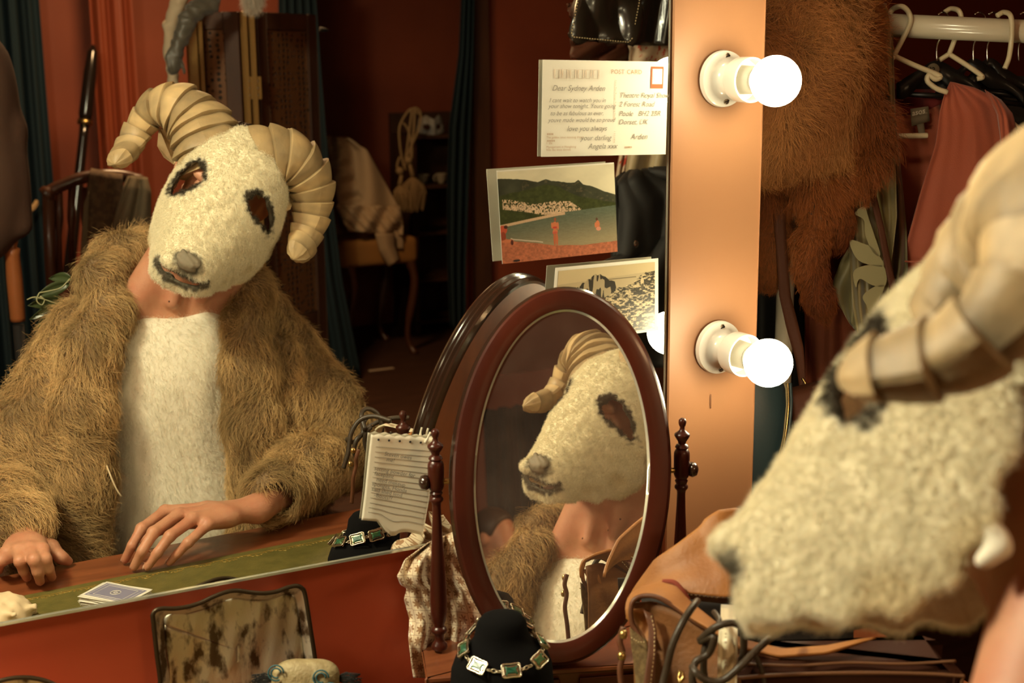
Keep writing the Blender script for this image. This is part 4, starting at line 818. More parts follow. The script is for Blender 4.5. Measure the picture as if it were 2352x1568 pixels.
# paper ears: two folded facets each
def facets(name, label, tris):
    q = [[Mloc(x, y, n, HO, HU, HD_, HN) for x, y, n in t_] for t_ in tris]; g = G()
    for t_ in q: g.poly(t_, HN * -.0016)
    return g.obj(name, M['papermache2'], mk, smooth=False, label=label)
facets('paper_ear', 'left folded paper ear under the horn', [[(364.5, 293, -.062), (361, 334, -.050), (376, 360, -.048), (399, 377, -.060), (394, 335, -.095)], [(364.5, 293, -.062), (394, 335, -.095), (399, 377, -.060), (418, 352, -.068), (436, 325, -.088), (404, 298, -.080)]])
facets('paper_ear', 'right folded paper ear under the horn', [[(634, 448, -.04), (646, 438, -.03), (679, 446, -.03), (662, 462, -.055)], [(679, 446, -.03), (667, 480, -.03), (638, 492, -.04), (634, 448, -.04), (662, 462, -.055)]])
# a twist of fleece where the strap is tied
S = SDF((-.15, -.05, -.19), (-.07, .04, -.09), .0018); S.ell((-.112, -.006, -.148), (.006, .008, .014), k=0); S.ell((-.114, .004, -.156), (.005, .009, .006), k=.006); S.obj('fleece_knot', M['shirtbase'], mk, xf=hw)

# ================================================================ body: one continuous surface
hd = A([-.416, -.208, -.885]); hd /= np.linalg.norm(hd); hf = A([-.448, .894, 0]); hf /= np.linalg.norm(hf)      # human head: down, forward
ha = math.radians(12); hf2 = hf * math.cos(ha) + hd * math.sin(ha); hd2 = hd * math.cos(ha) - hf * math.sin(ha); hu = np.cross(hf2, hd2); hu = hu if hu @ HU > 0 else -hu
HC = HO - HU * .022 - hf2 * .118 + hd2 * .006                    # skull centre
def hp(u, f, d): return HC + hu * u + hf2 * f + hd2 * d
B = SDF(V(.10, -1.46, -1.20), V(1.20, -.60, -.02), .0036)
RH = [hu, hf2, hd2]
B.ell(hp(0, -.012, -.018), (.078, .098, .088), RH, k=0); B.ell(hp(0, .030, .050), (.060, .062, .068), RH, k=.03)
B.ell(hp(0, .072, .092), (.026, .022, .022), RH, k=.025); B.cap(hp(0, .090, .005), hp(0, .106, .036), .007, .011, k=.012); B.ell(hp(0, .085, -.018), (.055, .014, .014), RH, k=.02)
for s_ in (-1, 1):
    B.ell(hp(s_ * .031, .082, .004), (.017, .012, .012), RH, k=.006, mode='sub'); B.ell(hp(s_ * .031, .076, .004), (.0125, .0125, .0125), RH, k=.003); B.ell(hp(s_ * .038, .074, .036), (.02, .016, .016), RH, k=.02); B.ell(hp(s_ * .012, .100, .036), (.007, .008, .006), RH, k=.006)
B.ell(hp(0, .091, .066), (.024, .009, .005), RH, k=.006); B.ell(hp(0, .090, .076), (.019, .009, .005), RH, k=.006)
for s_, off in ((-1, 0.012), (1, 0)):                             # ears
    ec = hp(s_ * (.083 + off), -.018, .020); out_ = hu * s_; ra_ = [out_ * .45 + hf2 * .0 - 0 * hd2, hf2, hd2]
    e1 = hu * s_ * .55 - hf2 * .83; e1 /= np.linalg.norm(e1); e3 = hd2; e2q = np.cross(e1, e3)
    B.ell(ec + e1 * .010, (.019, .006, .033), [e1, e2q, e3], k=.006); B.ell(ec + e1 * .010 + (e2q if e2q @ (hu * s_) > 0 else -e2q) * .006, (.011, .006, .022), [e1, e2q, e3], k=.004, mode='sub'); B.cap(ec + e1 * .012 - e3 * .026, ec + e1 * .026 - e3 * .006, .004, .004, k=.004); B.cap(ec + e1 * .026 - e3 * .006, ec + e1 * .016 + e3 * .024, .004, .005, k=.004); B.ell(ec + e3 * .024 + e1 * .006, (.008, .006, .010), [e1, e2q, e3], k=.006)
nb0 = V(.705, -1.150, -.46); B.chain([hp(0, -.015, .045), hp(0, -.01, .10) * .5 + nb0 * .5, nb0], [.062, .058, .070], k=.04)
B.cap(hp(-.045, -.03, .06), V(.635, -1.07, -.470), .012, .012, k=.03); B.cap(hp(-.03, -.02, .10), V(.560, -1.12, -.485), .045, .035, k=.04); B.cap(hp(.03, -.03, .10), V(.765, -1.13, -.49), .045, .035, k=.04); B.cap(hp(.045, -.03, .06), V(.690, -1.055, -.468), .010, .010, k=.03); B.ell(hp(0, .045, .125), (.012, .012, .02), RH, k=.02)
B.chain([V(.44, -1.15, -.585), V(.56, -1.17, -.52), V(.67, -1.17, -.490), V(.78, -1.17, -.52), V(.88, -1.15, -.59)], [.05, .055, .06, .055, .05], k=.05)
B.ell(V(.68, -1.17, -.68), (.185, .11, .21), k=.06); B.ell(V(.67, -1.18, -.95), (.165, .105, .22), k=.06); B.ell(V(.67, -1.20, -1.13), (.18, .13, .10), k=.05)
SHL, ELL_, WRL = V(.435, -1.14, -.59), V(.262, -1.075, -.820), V(.283, -.775, -.812)
SHR, ELR, WRR = V(.880, -1.14, -.60), V(1.000, -1.045, -.825), V(.700, -.800, -.818)
WRR = MZ(592, 1167, -.806); ELR = V(.955, -1.00, -.822)
B.chain([SHL, ELL_, WRL], [.050, .042, .026], k=.02); B.chain([SHR, ELR, WRR], [.050, .042, .027], k=.02)
# right hand (palm down, fingers towards the mirror)
R_f = [[MZ(379, 1174, -.796), MZ(325, 1213, -.808), MZ(303, 1252, -.830), MZ(287, 1284, -.858)],
       [MZ(410, 1181, -.790), MZ(352, 1222, -.802), MZ(326, 1265, -.828), MZ(308, 1300, -.858)],
       [MZ(443, 1191, -.793), MZ(390, 1230, -.808), MZ(362, 1268, -.832), MZ(338, 1301, -.858)],
       [MZ(478, 1203, -.803), MZ(432, 1245, -.822), MZ(408, 1270, -.842), MZ(389, 1291, -.860)]]
L_f = [[MZ(98, 1262, -.805), MZ(104, 1283, -.812), MZ(112, 1305, -.832), MZ(119, 1325, -.858)],
       [MZ(70, 1260, -.803), MZ(78, 1285, -.808), MZ(86, 1312, -.830), MZ(92, 1335, -.858)],
       [MZ(42, 1264, -.806), MZ(46, 1288, -.812), MZ(54, 1310, -.834), MZ(62, 1326, -.858)],
       [MZ(16, 1270, -.812), MZ(2, 1288, -.822), MZ(-2, 1300, -.842), MZ(-1, 1309, -.860)]]
def hand(F_, W_, thumb, sg):
    rr = [(.0112, .0100, .0088, .0078), (.0116, .0104, .0090, .0080), (.0112, .0099, .0087, .0077), (.0100, .0088, .0078, .0070)]
    W2 = W_
    for i, f in enumerate(F_):
        base = f[0]; B.chain([W2 * .93 + base * .07, W2 * .45 + base * .55, base], [.018, .0150, .0118], k=.012)
        B.chain(f, rr[i], k=.004)
        B.ell(f[1], (rr[i][1] * 1.10,) * 3, k=.003); B.ell(f[0] + A([0, 0, .0015]), (.0118,) * 3, k=.004)
    pc_ = (F_[0][0] + F_[3][0] + W2) / 3 - A([0, 0, .008]); B.ell(pc_, (.034, .030, .014), k=.02); B.ell(W2, (.030, .024, .021), k=.015)
    B.chain(thumb, [.0155, .0130, .0105, .0090], k=.008)
hand(R_f, WRR, [WRR * .75 + R_f[0][0] * .25 + A([0, -.010, -.012]), R_f[0][0] * .6 + WRR * .4 + A([-.004, -.034, -.030]), R_f[0][0] + A([-.006, -.030, -.042]), R_f[0][0] + A([-.040, -.018, -.052])], 1)
hand(L_f, WRL, [WRL + A([.014, .014, -.010]), V(.322, -.762, -.832), V(.336, -.748, -.850), V(.347, -.752, -.860)], -1)
body = B.obj('body', M['skin'], person, smooth_it=1)
# nails
for F_ in (R_f, L_f):
    for f in F_:
        d_ = f[3] - f[2]; d_ /= np.linalg.norm(d_); up_ = A([0, 0, 1.]) - d_ * d_[2]; up_ /= np.linalg.norm(up_); sd = np.cross(d_, up_); rows = []
        for i in range(6):
            row = []
            for j in range(7): a = (j / 6 - .5) * 1.9; wv = (.0058 if 0 < i < 5 else .0046); row.append(f[3] + d_ * (-.004 + .0022 * i) + sd * math.sin(a) * wv + up_ * (math.cos(a) * .0066 + .0006 - (.0007 * max(0, i - 3))))
            rows.append(row)
        G().grid(rows).obj('finger_nail', M['nail'], body, solid=.0006)
for (x, y, b_) in ((388, 692, 1.063), (453, 677, 1.042), (490, 657, 1.032)):
    # moles on the throat: march along the view ray until the skin is met
    p0, p1 = MB_(x, y, .90), MB_(x, y, 1.2); hit, loc, nrm, _ = body.ray_cast(Vector(p0), Vector((p1 - p0) / np.linalg.norm(p1 - p0))) if False else (False, None, None, None)
    from mathutils.bvhtree import BVHTree
    if 'bvh' not in globals():
        vb = [v.co for v in body.data.vertices]; bvh = BVHTree.FromPolygons(vb, [tuple(p.vertices) for p in body.data.polygons])
    loc, nrm, _, _ = bvh.ray_cast(Vector(p0), Vector((p1 - p0) / np.linalg.norm(p1 - p0)))
    if loc: G().lathe([(0, -.0005), (.0022, -.0003), (.0016, .0010), (0, .0014)], A(loc), A(nrm), 10).obj('mole', M['mole'], body)
G().tube(spline([hp(-.022, .098, .070), hp(-.008, .103, .067), hp(.008, .103, .067), hp(.022, .098, .070)], 12), [.002] + [.0045] * 10 + [.002], 8).obj('lips', M['lips'], body)
# short dark hair
S = SDF(HC - .16, HC + .16, .004); S.ell(hp(0, -.026, -.026), (.082, .094, .084), RH, k=0); S.ell(hp(0, .075, .045), (.10, .062, .115), RH, k=.01, mode='sub'); S.ell(hp(0, .0, .105), (.13, .13, .075), RH, k=.01, mode='sub')
S.obj('hair', M['hairdark'], person, xf=lambda v: v + .002 * n3(v, 300, 2)[:, None])

# ---- white jumper
S = SDF(V(.36, -1.40, -1.26), V(.95, -.86, -.40), .005)
S.ell(V(.650, -1.155, -.66), (.190, .130, .22), k=0); S.ell(V(.655, -1.150, -.95), (.195, .135, .30), k=.05); S.cap(V(.50, -1.16, -.54), V(.79, -1.17, -.55), .055, .052, k=.05)
S.ell(V(.625, -1.05, -.405), (.125, .165, .104), k=.012, mode='sub'); S.ell(V(.70, -1.15, -.40), (.085, .10, .11), k=.01, mode='sub')
jm = S.obj('jumper', M['shirtbase'], person, smooth_it=2, xf=lambda v: v + np.c_[n3(v, 26, 3), n3(v, 24, 5), n3(v, 30, 6)] * .0045)
P, N_ = roots(jm.data, 60000, 8, keep=lambda P, N_: (N_[:, 1] > -.1))
fur('fluff', P, N_, A([.15, .2, -1.]) + np.c_[n3(P, 60, 1), n3(P, 60, 2), n3(P, 60, 3)] * .5, .013, .00022, A([.95, .88, .70]) * rng.uniform(.88, 1.06, (len(P), 1)), M['shirtfur'], jm, lay=.75, K=4, clump=.3, cs=.012, jit=.5)
# ---- fake fur coat
S = SDF(V(.06, -1.48, -1.28), V(1.24, -.72, -.28), .006)
S.ell(V(.66, -1.20, -.76), (.25, .155, .27), k=0); S.ell(V(.67, -1.20, -1.02), (.285, .175, .30), k=.06)
S.chain([V(.425, -1.155, -.630), V(.475, -1.17, -.550), V(.59, -1.20, -.465), V(.73, -1.20, -.465), V(.83, -1.18, -.550), V(.880, -1.155, -.640)], [.068, .066, .055, .055, .066, .068], k=.05)
S.chain([SHL + A([-.008, 0, -.015]), (SHL + ELL_) / 2 + A([-.01, 0, -.01]), ELL_ + A([0, .01, .012]), WRL * .55 + ELL_ * .45 + A([0, 0, .012]), WRL * .90 + ELL_ * .10 + A([-.006, .0, .016])], [.068, .074, .070, .060, .050], k=.035)
S.chain([SHR + A([.004, 0, -.015]), (SHR + ELR) / 2 + A([.012, 0, -.01]), ELR + A([.004, .01, .016]), WRR * .45 + ELR * .55 + A([0, 0, .014]), WRR * .86 + ELR * .14 + A([0, 0, .012])], [.068, .076, .070, .058, .046], k=.035)
# open front: hollow out where the jumper and neck show
S.ell(V(.585, -.98, -.85), (.132, .235, .60), k=.02, mode='sub')
# collar and the two lapel rolls
S.chain([V(.520, -1.085, -.490), V(.515, -1.15, -.425), V(.57, -1.245, -.395), V(.69, -1.275, -.385), V(.79, -1.22, -.410), V(.805, -1.12, -.465), V(.780, -1.055, -.530)], [.032, .038, .042, .042, .042, .040, .040], k=.03)
S.chain([V(.510, -1.09, -.475), V(.462, -1.055, -.555), V(.435, -1.025, -.66), V(.425, -1.000, -.80), V(.395, -.985, -.96), V(.38, -.98, -1.15)], [.038, .050, .052, .050, .050, .050], k=.025)
S.chain([V(.405, -1.09, -.62), V(.370, -1.06, -.74), V(.350, -1.03, -.87), V(.33, -1.0, -1.0)], [.045, .050, .050, .055], k=.018)
S.chain([V(.775, -1.045, -.520), V(.765, -1.010, -.61), V(.762, -.985, -.72), V(.760, -.975, -.83), V(.755, -.985, -.98), V(.75, -.99, -1.15)], [.040, .046, .050, .044, .048, .048], k=.022)
S.chain([V(.845, -1.075, -.60), V(.850, -1.03, -.70), V(.855, -1.00, -.82), V(.86, -1.0, -1.0)], [.042, .048, .048, .050], k=.016)
S.ell(V(.630, -1.06, -.40), (.088, .16, .115), k=.02, mode='sub'); S.ell(V(.68, -1.13, -.38), (.078, .10, .10), k=.015, mode='sub')
coat = S.obj('fur_coat', M['coatbase'], person, smooth_it=1, label='open tan and grey fake fur coat')
P, N_ = roots(coat.data, 210000, 11, keep=lambda P, N_: (P[:, 2] > .48) & ((N_[:, 1] > -.55) | (N_[:, 0] < -.6)))
toC = (A([.67, -1.12, 1.0]) - P); gx = np.c_[-(P[:, 0] - .66) * 1.6, .25 + 0 * P[:, 0], -1.0 + 0 * P[:, 0]]
arm = (np.abs(P[:, 0] - .66) > .20) & (P[:, 2] < .93); gx[arm] = gx[arm] * .35 + np.c_[np.sign(.66 - P[arm, 0]) * .5, np.full(arm.sum(), .9), np.full(arm.sum(), -.2)]
gx += np.c_[n3(P, 38, 21), n3(P, 38, 22), n3(P, 38, 23)] * .65
a1 = n3(P, 24, 31) + .5 * n3(P, 75, 32); a1 = np.clip(a1 * .6 + .5, 0, 1)[:, None]; a2 = np.clip(n3(P, 40, 34) * .9, 0, 1)[:, None]
cc = A([.84, .56, .25]) * a1 + A([.42, .275, .115]) * (1 - a1); cc = cc * (1 - .45 * a2) + A([.46, .25, .09]) * .45 * a2; cc *= rng.uniform(.65, 1.3, (len(P), 1))
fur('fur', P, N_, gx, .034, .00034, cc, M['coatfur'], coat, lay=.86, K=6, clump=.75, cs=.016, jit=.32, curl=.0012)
# toggle cord hanging from the coat edge
G().tube(spline([V(.462, -.955, -.755), V(.466, -.94, -.775), V(.474, -.935, -.800), V(.482, -.935, -.815)], 10), .0016, 6).obj('coat_toggle', M['crepe'], person)
# dark trousers and a stool under the desk
S = SDF(V(.36, -1.46, -1.63), V(1.0, -.50, -.98), .009)
S.ell(V(.67, -1.20, -1.10), (.19, .16, .11), k=0)
for s_ in (-1, 1):
    x_ = .67 + s_ * .10; S.chain([V(x_, -1.18, -1.12), V(x_ + s_ * .05, -.80, -1.09), V(x_ + s_ * .05, -.76, -1.50)], [.085, .062, .048], k=.04); S.chain([V(x_ + s_ * .05, -.77, -1.565), V(x_ + s_ * .06, -.60, -1.575)], [.045, .035], k=.03)
S.obj('trousers', M['trousers'], person, smooth_it=1)
sl = thing('stool', 'round wooden stool under the masked sitter, hidden behind the desk', 'stool', (.67, -1.22, 0))
G().lathe([(0, .335), (.17, .335), (.185, .345), (.185, .36), (.17, .37), (0, .372)], (.67, -1.22, 0), (0, 0, 1), 36).obj('seat', M['wood'], sl)
for k in range(4): a = PI / 4 + k * PI / 2; G().tube([(.67 + .12 * math.cos(a), -1.22 + .12 * math.sin(a), .34), (.67 + .18 * math.cos(a), -1.22 + .18 * math.sin(a), 0)], [.018, .014], 10).obj('leg', M['wood'], sl)
# green leafy spray behind the left shoulder
lf = thing('leaf_spray', 'dark leafy sprig with pale stems behind the fur coat shoulder', 'leaves', MB_(110, 700, 1.32))
for i, ((x0, y0), (x1, y1), wd) in enumerate((((150, 690), (62, 690), .016), ((160, 650), (75, 675), .014), ((150, 700), (66, 722), .013), ((165, 640), (110, 628), .012), ((140, 720), (75, 745), .010))):
    a, b = MB_(x0, y0, 1.32), MB_(x1, y1, 1.30 + .02 * i); d_ = b - a; L_ = np.linalg.norm(d_); d_ /= L_; sdv = np.cross(d_, [0, 1, 0]); sdv /= np.linalg.norm(sdv); rows = []
    for k in range(10): t_ = k / 9; w_ = wd * math.sin(PI * t_ ** .8); rows.append([a + d_ * L_ * t_ + sdv * w_ * s_ + A([0, .006 * abs(s_), -.01 * t_ * t_]) for s_ in (-1, -.5, 0, .5, 1)])
    G().grid(rows).obj('leaf', M['leaf'], lf, solid=.0008)
for pts in ([(150, 705), (110, 690), (80, 682), (62, 688)], [(160, 640), (140, 660), (112, 668), (90, 672)], [(90, 672), (84, 690), (96, 700), (102, 688), (92, 680)]):
    G().tube(spline([MB_(x, y, 1.29) for x, y in pts], 16), .0012, 6).obj('stem', M['leafpale'], lf)
# ================================================================ tan leather bag on the desk
DOFF = .085
def sD(x, y, d): return atD(x, y, d + DOFF)
atD0 = atD
bgp = atD(1600, 1480, 1.52); bag = thing('leather_satchel', 'tan leather bag with pale stitching, open flap, right of the oval mirror', 'bag', (bgp[0], bgp[1], T0))
def strip(name, m, parent, Lp, Rp, n, k, folds=None, solid=.003, label=None): return sheet(name, m, parent, sD, Lp, Rp, n, k, folds, solid, 0, label)
def stitches(pts, n, name='stitching', parent=bag, r=.0007, fill=.55, m='thread'):
    P = lerp_poly(pts, 400); P = A([sD(*p) for p in P]); d = np.r_[0, np.cumsum(np.linalg.norm(np.diff(P, axis=0), axis=1))]; g = G()
    for i in range(n):
        a, b = (i + .2) / n * d[-1], (i + .2 + fill) / n * d[-1]; f = lambda t: A([np.interp(t, d, P[:, j]) for j in range(3)]); g.tube([f(a), f((a + b) / 2), f(b)], r, 5)
    o = g.obj(name, M[m], parent); o['kind'] = 'stuff'; return o
fl = strip('flap', M['tan'], bag, [(1446, 1372, 1.60), (1462, 1345, 1.60), (1505, 1285, 1.60), (1556, 1250, 1.60), (1610, 1208, 1.61), (1622, 1190, 1.61), (1650, 1172, 1.61), (1690, 1167, 1.62), (1745, 1172, 1.62), (1850, 1200, 1.60), (1960, 1260, 1.60)],
      [(1462, 1372, 1.58), (1500, 1362, 1.57), (1530, 1356, 1.565), (1570, 1360, 1.56), (1610, 1366, 1.555), (1660, 1371, 1.55), (1720, 1366, 1.55), (1800, 1362, 1.55), (1960, 1370, 1.55)], 50, 26,
      lambda t_, s_: -.045 * math.sin(PI * min(1, s_ * 1.0)) ** .7 - .006 * math.sin(t_ * 9 + s_ * 3) * s_, .004)
fl.data.polygons.foreach_set('use_smooth', [True] * len(fl.data.polygons))
strip('flap_hem', M['tanedge'], bag, [(1540, 1354, 1.552), (1610, 1367, 1.548), (1660, 1373, 1.545), (1720, 1368, 1.545), (1800, 1364, 1.545)], [(1545, 1366, 1.553), (1610, 1379, 1.552), (1660, 1384, 1.55), (1720, 1378, 1.55), (1800, 1374, 1.55)], 30, 4)
stitches([(1535, 1342, 1.535), (1575, 1352, 1.532), (1650, 1361, 1.528), (1720, 1358, 1.528), (1800, 1353, 1.528)], 26)
stitches([(1575, 1364, 1.545), (1650, 1372, 1.541), (1720, 1368, 1.541), (1800, 1363, 1.541)], 24)
# dark mouth of the bag and red lining
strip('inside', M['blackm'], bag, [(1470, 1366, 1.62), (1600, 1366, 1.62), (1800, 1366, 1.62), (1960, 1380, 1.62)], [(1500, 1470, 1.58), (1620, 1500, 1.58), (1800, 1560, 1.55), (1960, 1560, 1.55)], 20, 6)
G().tube(spline([sD(*p) for p in ((1522, 1336, 1.525), (1548, 1338, 1.52), (1566, 1356, 1.515), (1580, 1378, 1.515))], 20), .0036, 8).obj('lining_edge', M['redlining'], bag)
# rolled front edge
strip('rolled_edge', M['tan'], bag, [(1438, 1420, 1.50), (1437, 1392, 1.505), (1446, 1368, 1.51), (1475, 1349, 1.52), (1518, 1338, 1.52), (1552, 1346, 1.51), (1585, 1382, 1.50), (1640, 1427, 1.48), (1705, 1470, 1.46), (1800, 1492, 1.44), (1900, 1484, 1.43), (2010, 1462, 1.43)],
      [(1452, 1432, 1.50), (1449, 1400, 1.50), (1456, 1378, 1.50), (1478, 1369, 1.50), (1510, 1371, 1.495), (1548, 1392, 1.49), (1590, 1422, 1.48), (1638, 1450, 1.465), (1695, 1486, 1.45), (1790, 1508, 1.43), (1900, 1500, 1.42), (2010, 1466, 1.43)], 60, 12,
      lambda t_, s_: -.014 * math.sin(PI * s_), .004)
G().tube(spline([sD(*p) for p in ((1478, 1476, 1.485), (1462, 1450, 1.490), (1452, 1430, 1.492), (1449, 1400, 1.492), (1456, 1378, 1.492), (1478, 1368, 1.492), (1510, 1371, 1.487), (1548, 1392, 1.482), (1590, 1422, 1.472), (1638, 1450, 1.457), (1695, 1486, 1.442), (1790, 1512, 1.422))], 50), .0030, 8).obj('piping', M['tanedge'], bag)
stitches([(1535, 1352, 1.500), (1560, 1372, 1.497), (1590, 1402, 1.487), (1640, 1438, 1.467), (1705, 1476, 1.447)], 20)
# front face, side gusset
strip('front_panel', M['taninner'], bag, [(1452, 1384, 1.508), (1500, 1380, 1.50), (1560, 1405, 1.49), (1640, 1454, 1.475), (1700, 1488, 1.46), (1800, 1514, 1.44), (1960, 1505, 1.43)], [(1470, 1960, 1.52), (1540, 1960, 1.49), (1600, 1970, 1.48), (1680, 1985, 1.46), (1760, 1990, 1.45), (1850, 1995, 1.44), (1970, 1990, 1.43)], 40, 30,
      lambda t_, s_: -.010 * math.sin(PI * s_) + .004 * math.sin(t_ * 14 + s_ * 2), .003)
strip('gusset_fold', M['tan'], bag, [(1450, 1400, 1.497), (1462, 1430, 1.495), (1480, 1462, 1.49), (1486, 1475, 1.49)], [(1478, 1398, 1.50), (1492, 1412, 1.495), (1500, 1440, 1.49), (1500, 1475, 1.485)], 12, 6, lambda t_, s_: .012 * math.sin(PI * s_))
strip('side_gusset', M['suede'], bag, [(1446, 1440, 1.49), (1450, 1480, 1.49), (1458, 1530, 1.49), (1464, 1600, 1.49), (1470, 1960, 1.50)], [(1484, 1470, 1.485), (1490, 1500, 1.48), (1494, 1560, 1.48), (1500, 1640, 1.48), (1510, 1960, 1.49)], 30, 8, lambda t_, s_: -.008 * math.sin(PI * s_))
strip('side_edge', M['tanedge'], bag, [(1478, 1400, 1.488), (1490, 1440, 1.484), (1488, 1500, 1.478), (1478, 1568, 1.476), (1474, 1960, 1.48)], [(1500, 1410, 1.485), (1508, 1450, 1.48), (1506, 1520, 1.475), (1500, 1600, 1.474), (1508, 1960, 1.476)], 30, 5, lambda t_, s_: -.006 * math.sin(PI * s_))
stitches([(1496, 1412, 1.474), (1504, 1450, 1.470), (1503, 1500, 1.466), (1494, 1575, 1.464), (1490, 1640, 1.464)], 24)
stitches([(1449, 1463, 1.478), (1466, 1474, 1.474), (1482, 1474, 1.472)], 6)
G().tube([sD(1562, 1540, 1.46), sD(1568, 1545, 1.455), sD(1570, 1556, 1.45), sD(1562, 1566, 1.45), sD(1558, 1556, 1.455)], .0022, 8, closed=True).obj('buckle_ring', M['brass'], bag)
# thong with a brass bead between the mirror and the bag
th_ = thing('leather_thong', 'knotted brown thong with brass bead hanging left of the tan bag', 'thong', atD(1428, 1600, 1.53))
G().tube(spline([atD(x, y, 1.53) for x, y in ((1432, 1440), (1424, 1470), (1430, 1500), (1424, 1540), (1430, 1590), (1434, 1640))], 30), .0035, 8).obj('strap', M['tanedge'], th_)
G().lathe([(0, 0), (.004, .001), (.005, .005), (.004, .009), (0, .010)], atD(1432, 1466, 1.52), (0, 0, 1), 12).obj('bead', M['brass'], th_); G().lathe([(0, 0), (.004, .001), (.005, .005), (.004, .009), (0, .010)], atD(1428, 1515, 1.52), (0, 0, 1), 12).obj('bead', M['brass'], th_)
# ribbon tag
rb = thing('ribbon_tag', 'cream satin ribbon tag with small print hanging over the tan bag', 'tag', atD(1670, 1560, 1.49))
strip('ribbon', M['ribbon'], rb, [(1656, 1388, 1.50), (1655, 1425, 1.435), (1652, 1440, 1.41), (1650, 1470, 1.395), (1648, 1568, 1.39), (1647, 1700, 1.40)], [(1690, 1390, 1.50), (1690, 1425, 1.435), (1694, 1442, 1.41), (1694, 1470, 1.395), (1692, 1568, 1.39), (1690, 1700, 1.40)], 30, 8, lambda t_, s_: .003 * math.sin(PI * t_ * 3), .0008)
for i, ch in enumerate('vie e rzo Pioneer'):
    if ch != ' ': text(ch, 'ribbon_print', M['inkbrown'], rb, sD(1664, 1452 + i * 9.6, 1.384), UU * -1 , RR, .0062, 0)
# dark leather cords, looped
cds = thing('cord_loops', 'dark leather cord knotted in loops over the tan bag', 'cord', atD(1600, 1560, 1.36))
for i, pts in enumerate(([(1515, 1600, 1.37), (1530, 1540, 1.37), (1545, 1480, 1.365), (1570, 1425, 1.37), (1592, 1392, 1.39), (1602, 1380, 1.42)],
      [(1608, 1470, 1.37), (1635, 1445, 1.35), (1665, 1432, 1.345), (1690, 1432, 1.35), (1706, 1448, 1.36), (1708, 1490, 1.37), (1700, 1530, 1.37)],
      [(1608, 1472, 1.37), (1640, 1462, 1.35), (1628, 1500, 1.36), (1598, 1520, 1.36), (1590, 1560, 1.36), (1605, 1590, 1.36)],
      [(1640, 1470, 1.37), (1622, 1480, 1.37), (1616, 1520, 1.37), (1620, 1560, 1.38), (1640, 1600, 1.38)],
      [(1590, 1530, 1.35), (1600, 1545, 1.34), (1625, 1562, 1.34), (1660, 1562, 1.34), (1700, 1530, 1.34), (1735, 1495, 1.35), (1772, 1462, 1.37), (1800, 1445, 1.39)],
      [(1640, 1405, 1.40), (1652, 1425, 1.37), (1640, 1445, 1.36), (1625, 1468, 1.36)], [(1733, 1500, 1.38), (1750, 1540, 1.38), (1760, 1600, 1.38)])):
    G().tube(spline([sD(p[0], p[1], p[2] + .02) for p in pts], 40), .0041 if i < 5 else .003, 10).obj('cord_loop', M['cord'], cds)
# dark brown case behind the head
cc_ = atD(1945, 1520, 1.50); cx_ = A([RR[0], RR[1], 0]); cx_ /= np.linalg.norm(cx_); cy_ = A([-cx_[1], cx_[0], 0]); hh = (cc_[2] - T0) / 2
cs_ = thing('brown_case', 'dark brown leather case with pale piping at the lower right of the desk', 'case', (cc_[0], cc_[1], T0))
G().box(A([cc_[0], cc_[1], T0 + hh]) + cy_ * .03, cx_ * .128, cy_ * .05, A([0, 0, hh]), .012).obj('case_body', M['case'], cs_, smooth=False)
pr = [cx_ * a + A([0, 0, b]) for a, b in ((-.116, -hh + .012), (-.122, 0), (-.122, hh - .02), (-.112, hh - .008), (0, hh - .004), (.112, hh - .008), (.122, hh - .02), (.122, 0), (.116, -hh + .012))]
G().tube(spline([A([cc_[0], cc_[1], T0 + hh]) - cy_ * .019 + p for p in pr], 60), .0022, 8).obj('piping', M['casepipe'], cs_)
G().tube(spline([A([cc_[0], cc_[1], T0 + hh * 2 + .001]) + cx_ * a + cy_ * b for a, b in ((-.12, -.004), (-.06, -.010), (0, -.004), (.06, -.008), (.12, -.002))], 40), .0018, 8).obj('seam', M['casepipe'], cs_)
gx_ = A([cc_[0], cc_[1], T0 + hh * 1.2]) + cx_ * .124 - cy_ * .024; G().tube([gx_, gx_ + A([0, 0, -.012]), gx_ + A([.004, 0, -.02])], .003, 8).obj('brass_stud', M['brass'], cs_)

# ================================================================ clothes rail in the space beyond the partition
DOFF = 0.
RD = 2.42
cr = thing('clothes_rail', 'white tubular clothes rail behind the lamp post carrying costumes', 'clothes rail', atD(1824, 60, RD) * A([1, 1, 0]))
up0 = atD(1824, 48, RD); upx = A([up0[0], up0[1], 0])
rail_dir = atD(2352, 63, RD) - atD(1960, 45, RD); rail_dir /= np.linalg.norm(rail_dir); far_ = up0 + rail_dir * 1.25
G().tube([up0 - rail_dir * .03, up0 + rail_dir * 1.28], .0205, 20).obj('top_rail', M['pipe'], cr)
for c_ in (up0, far_): G().tube([c_, A([c_[0], c_[1], .05])], .0165, 16).obj('upright', M['pipe'], cr); G().tube([A([c_[0], c_[1], .05]) - rail_dir[[1, 0, 2]] * A([1, -1, 0]) * .25, A([c_[0], c_[1], .05]) + rail_dir[[1, 0, 2]] * A([1, -1, 0]) * .25], .0165, 12).obj('foot', M['pipe'], cr)
G().lathe([(.0170, -.03), (.0176, -.03), (.0176, .03), (.0170, .03)], A([up0[0], up0[1], atD(1835, 560, RD)[2]]), (0, 0, 1), 24).obj('sticker', M['sticker'], cr)
text('BA', 'sticker_print', M['ink'], cr, atD(1829, 563, RD - .022), RR, UU, .010, 0, 1, .0002)
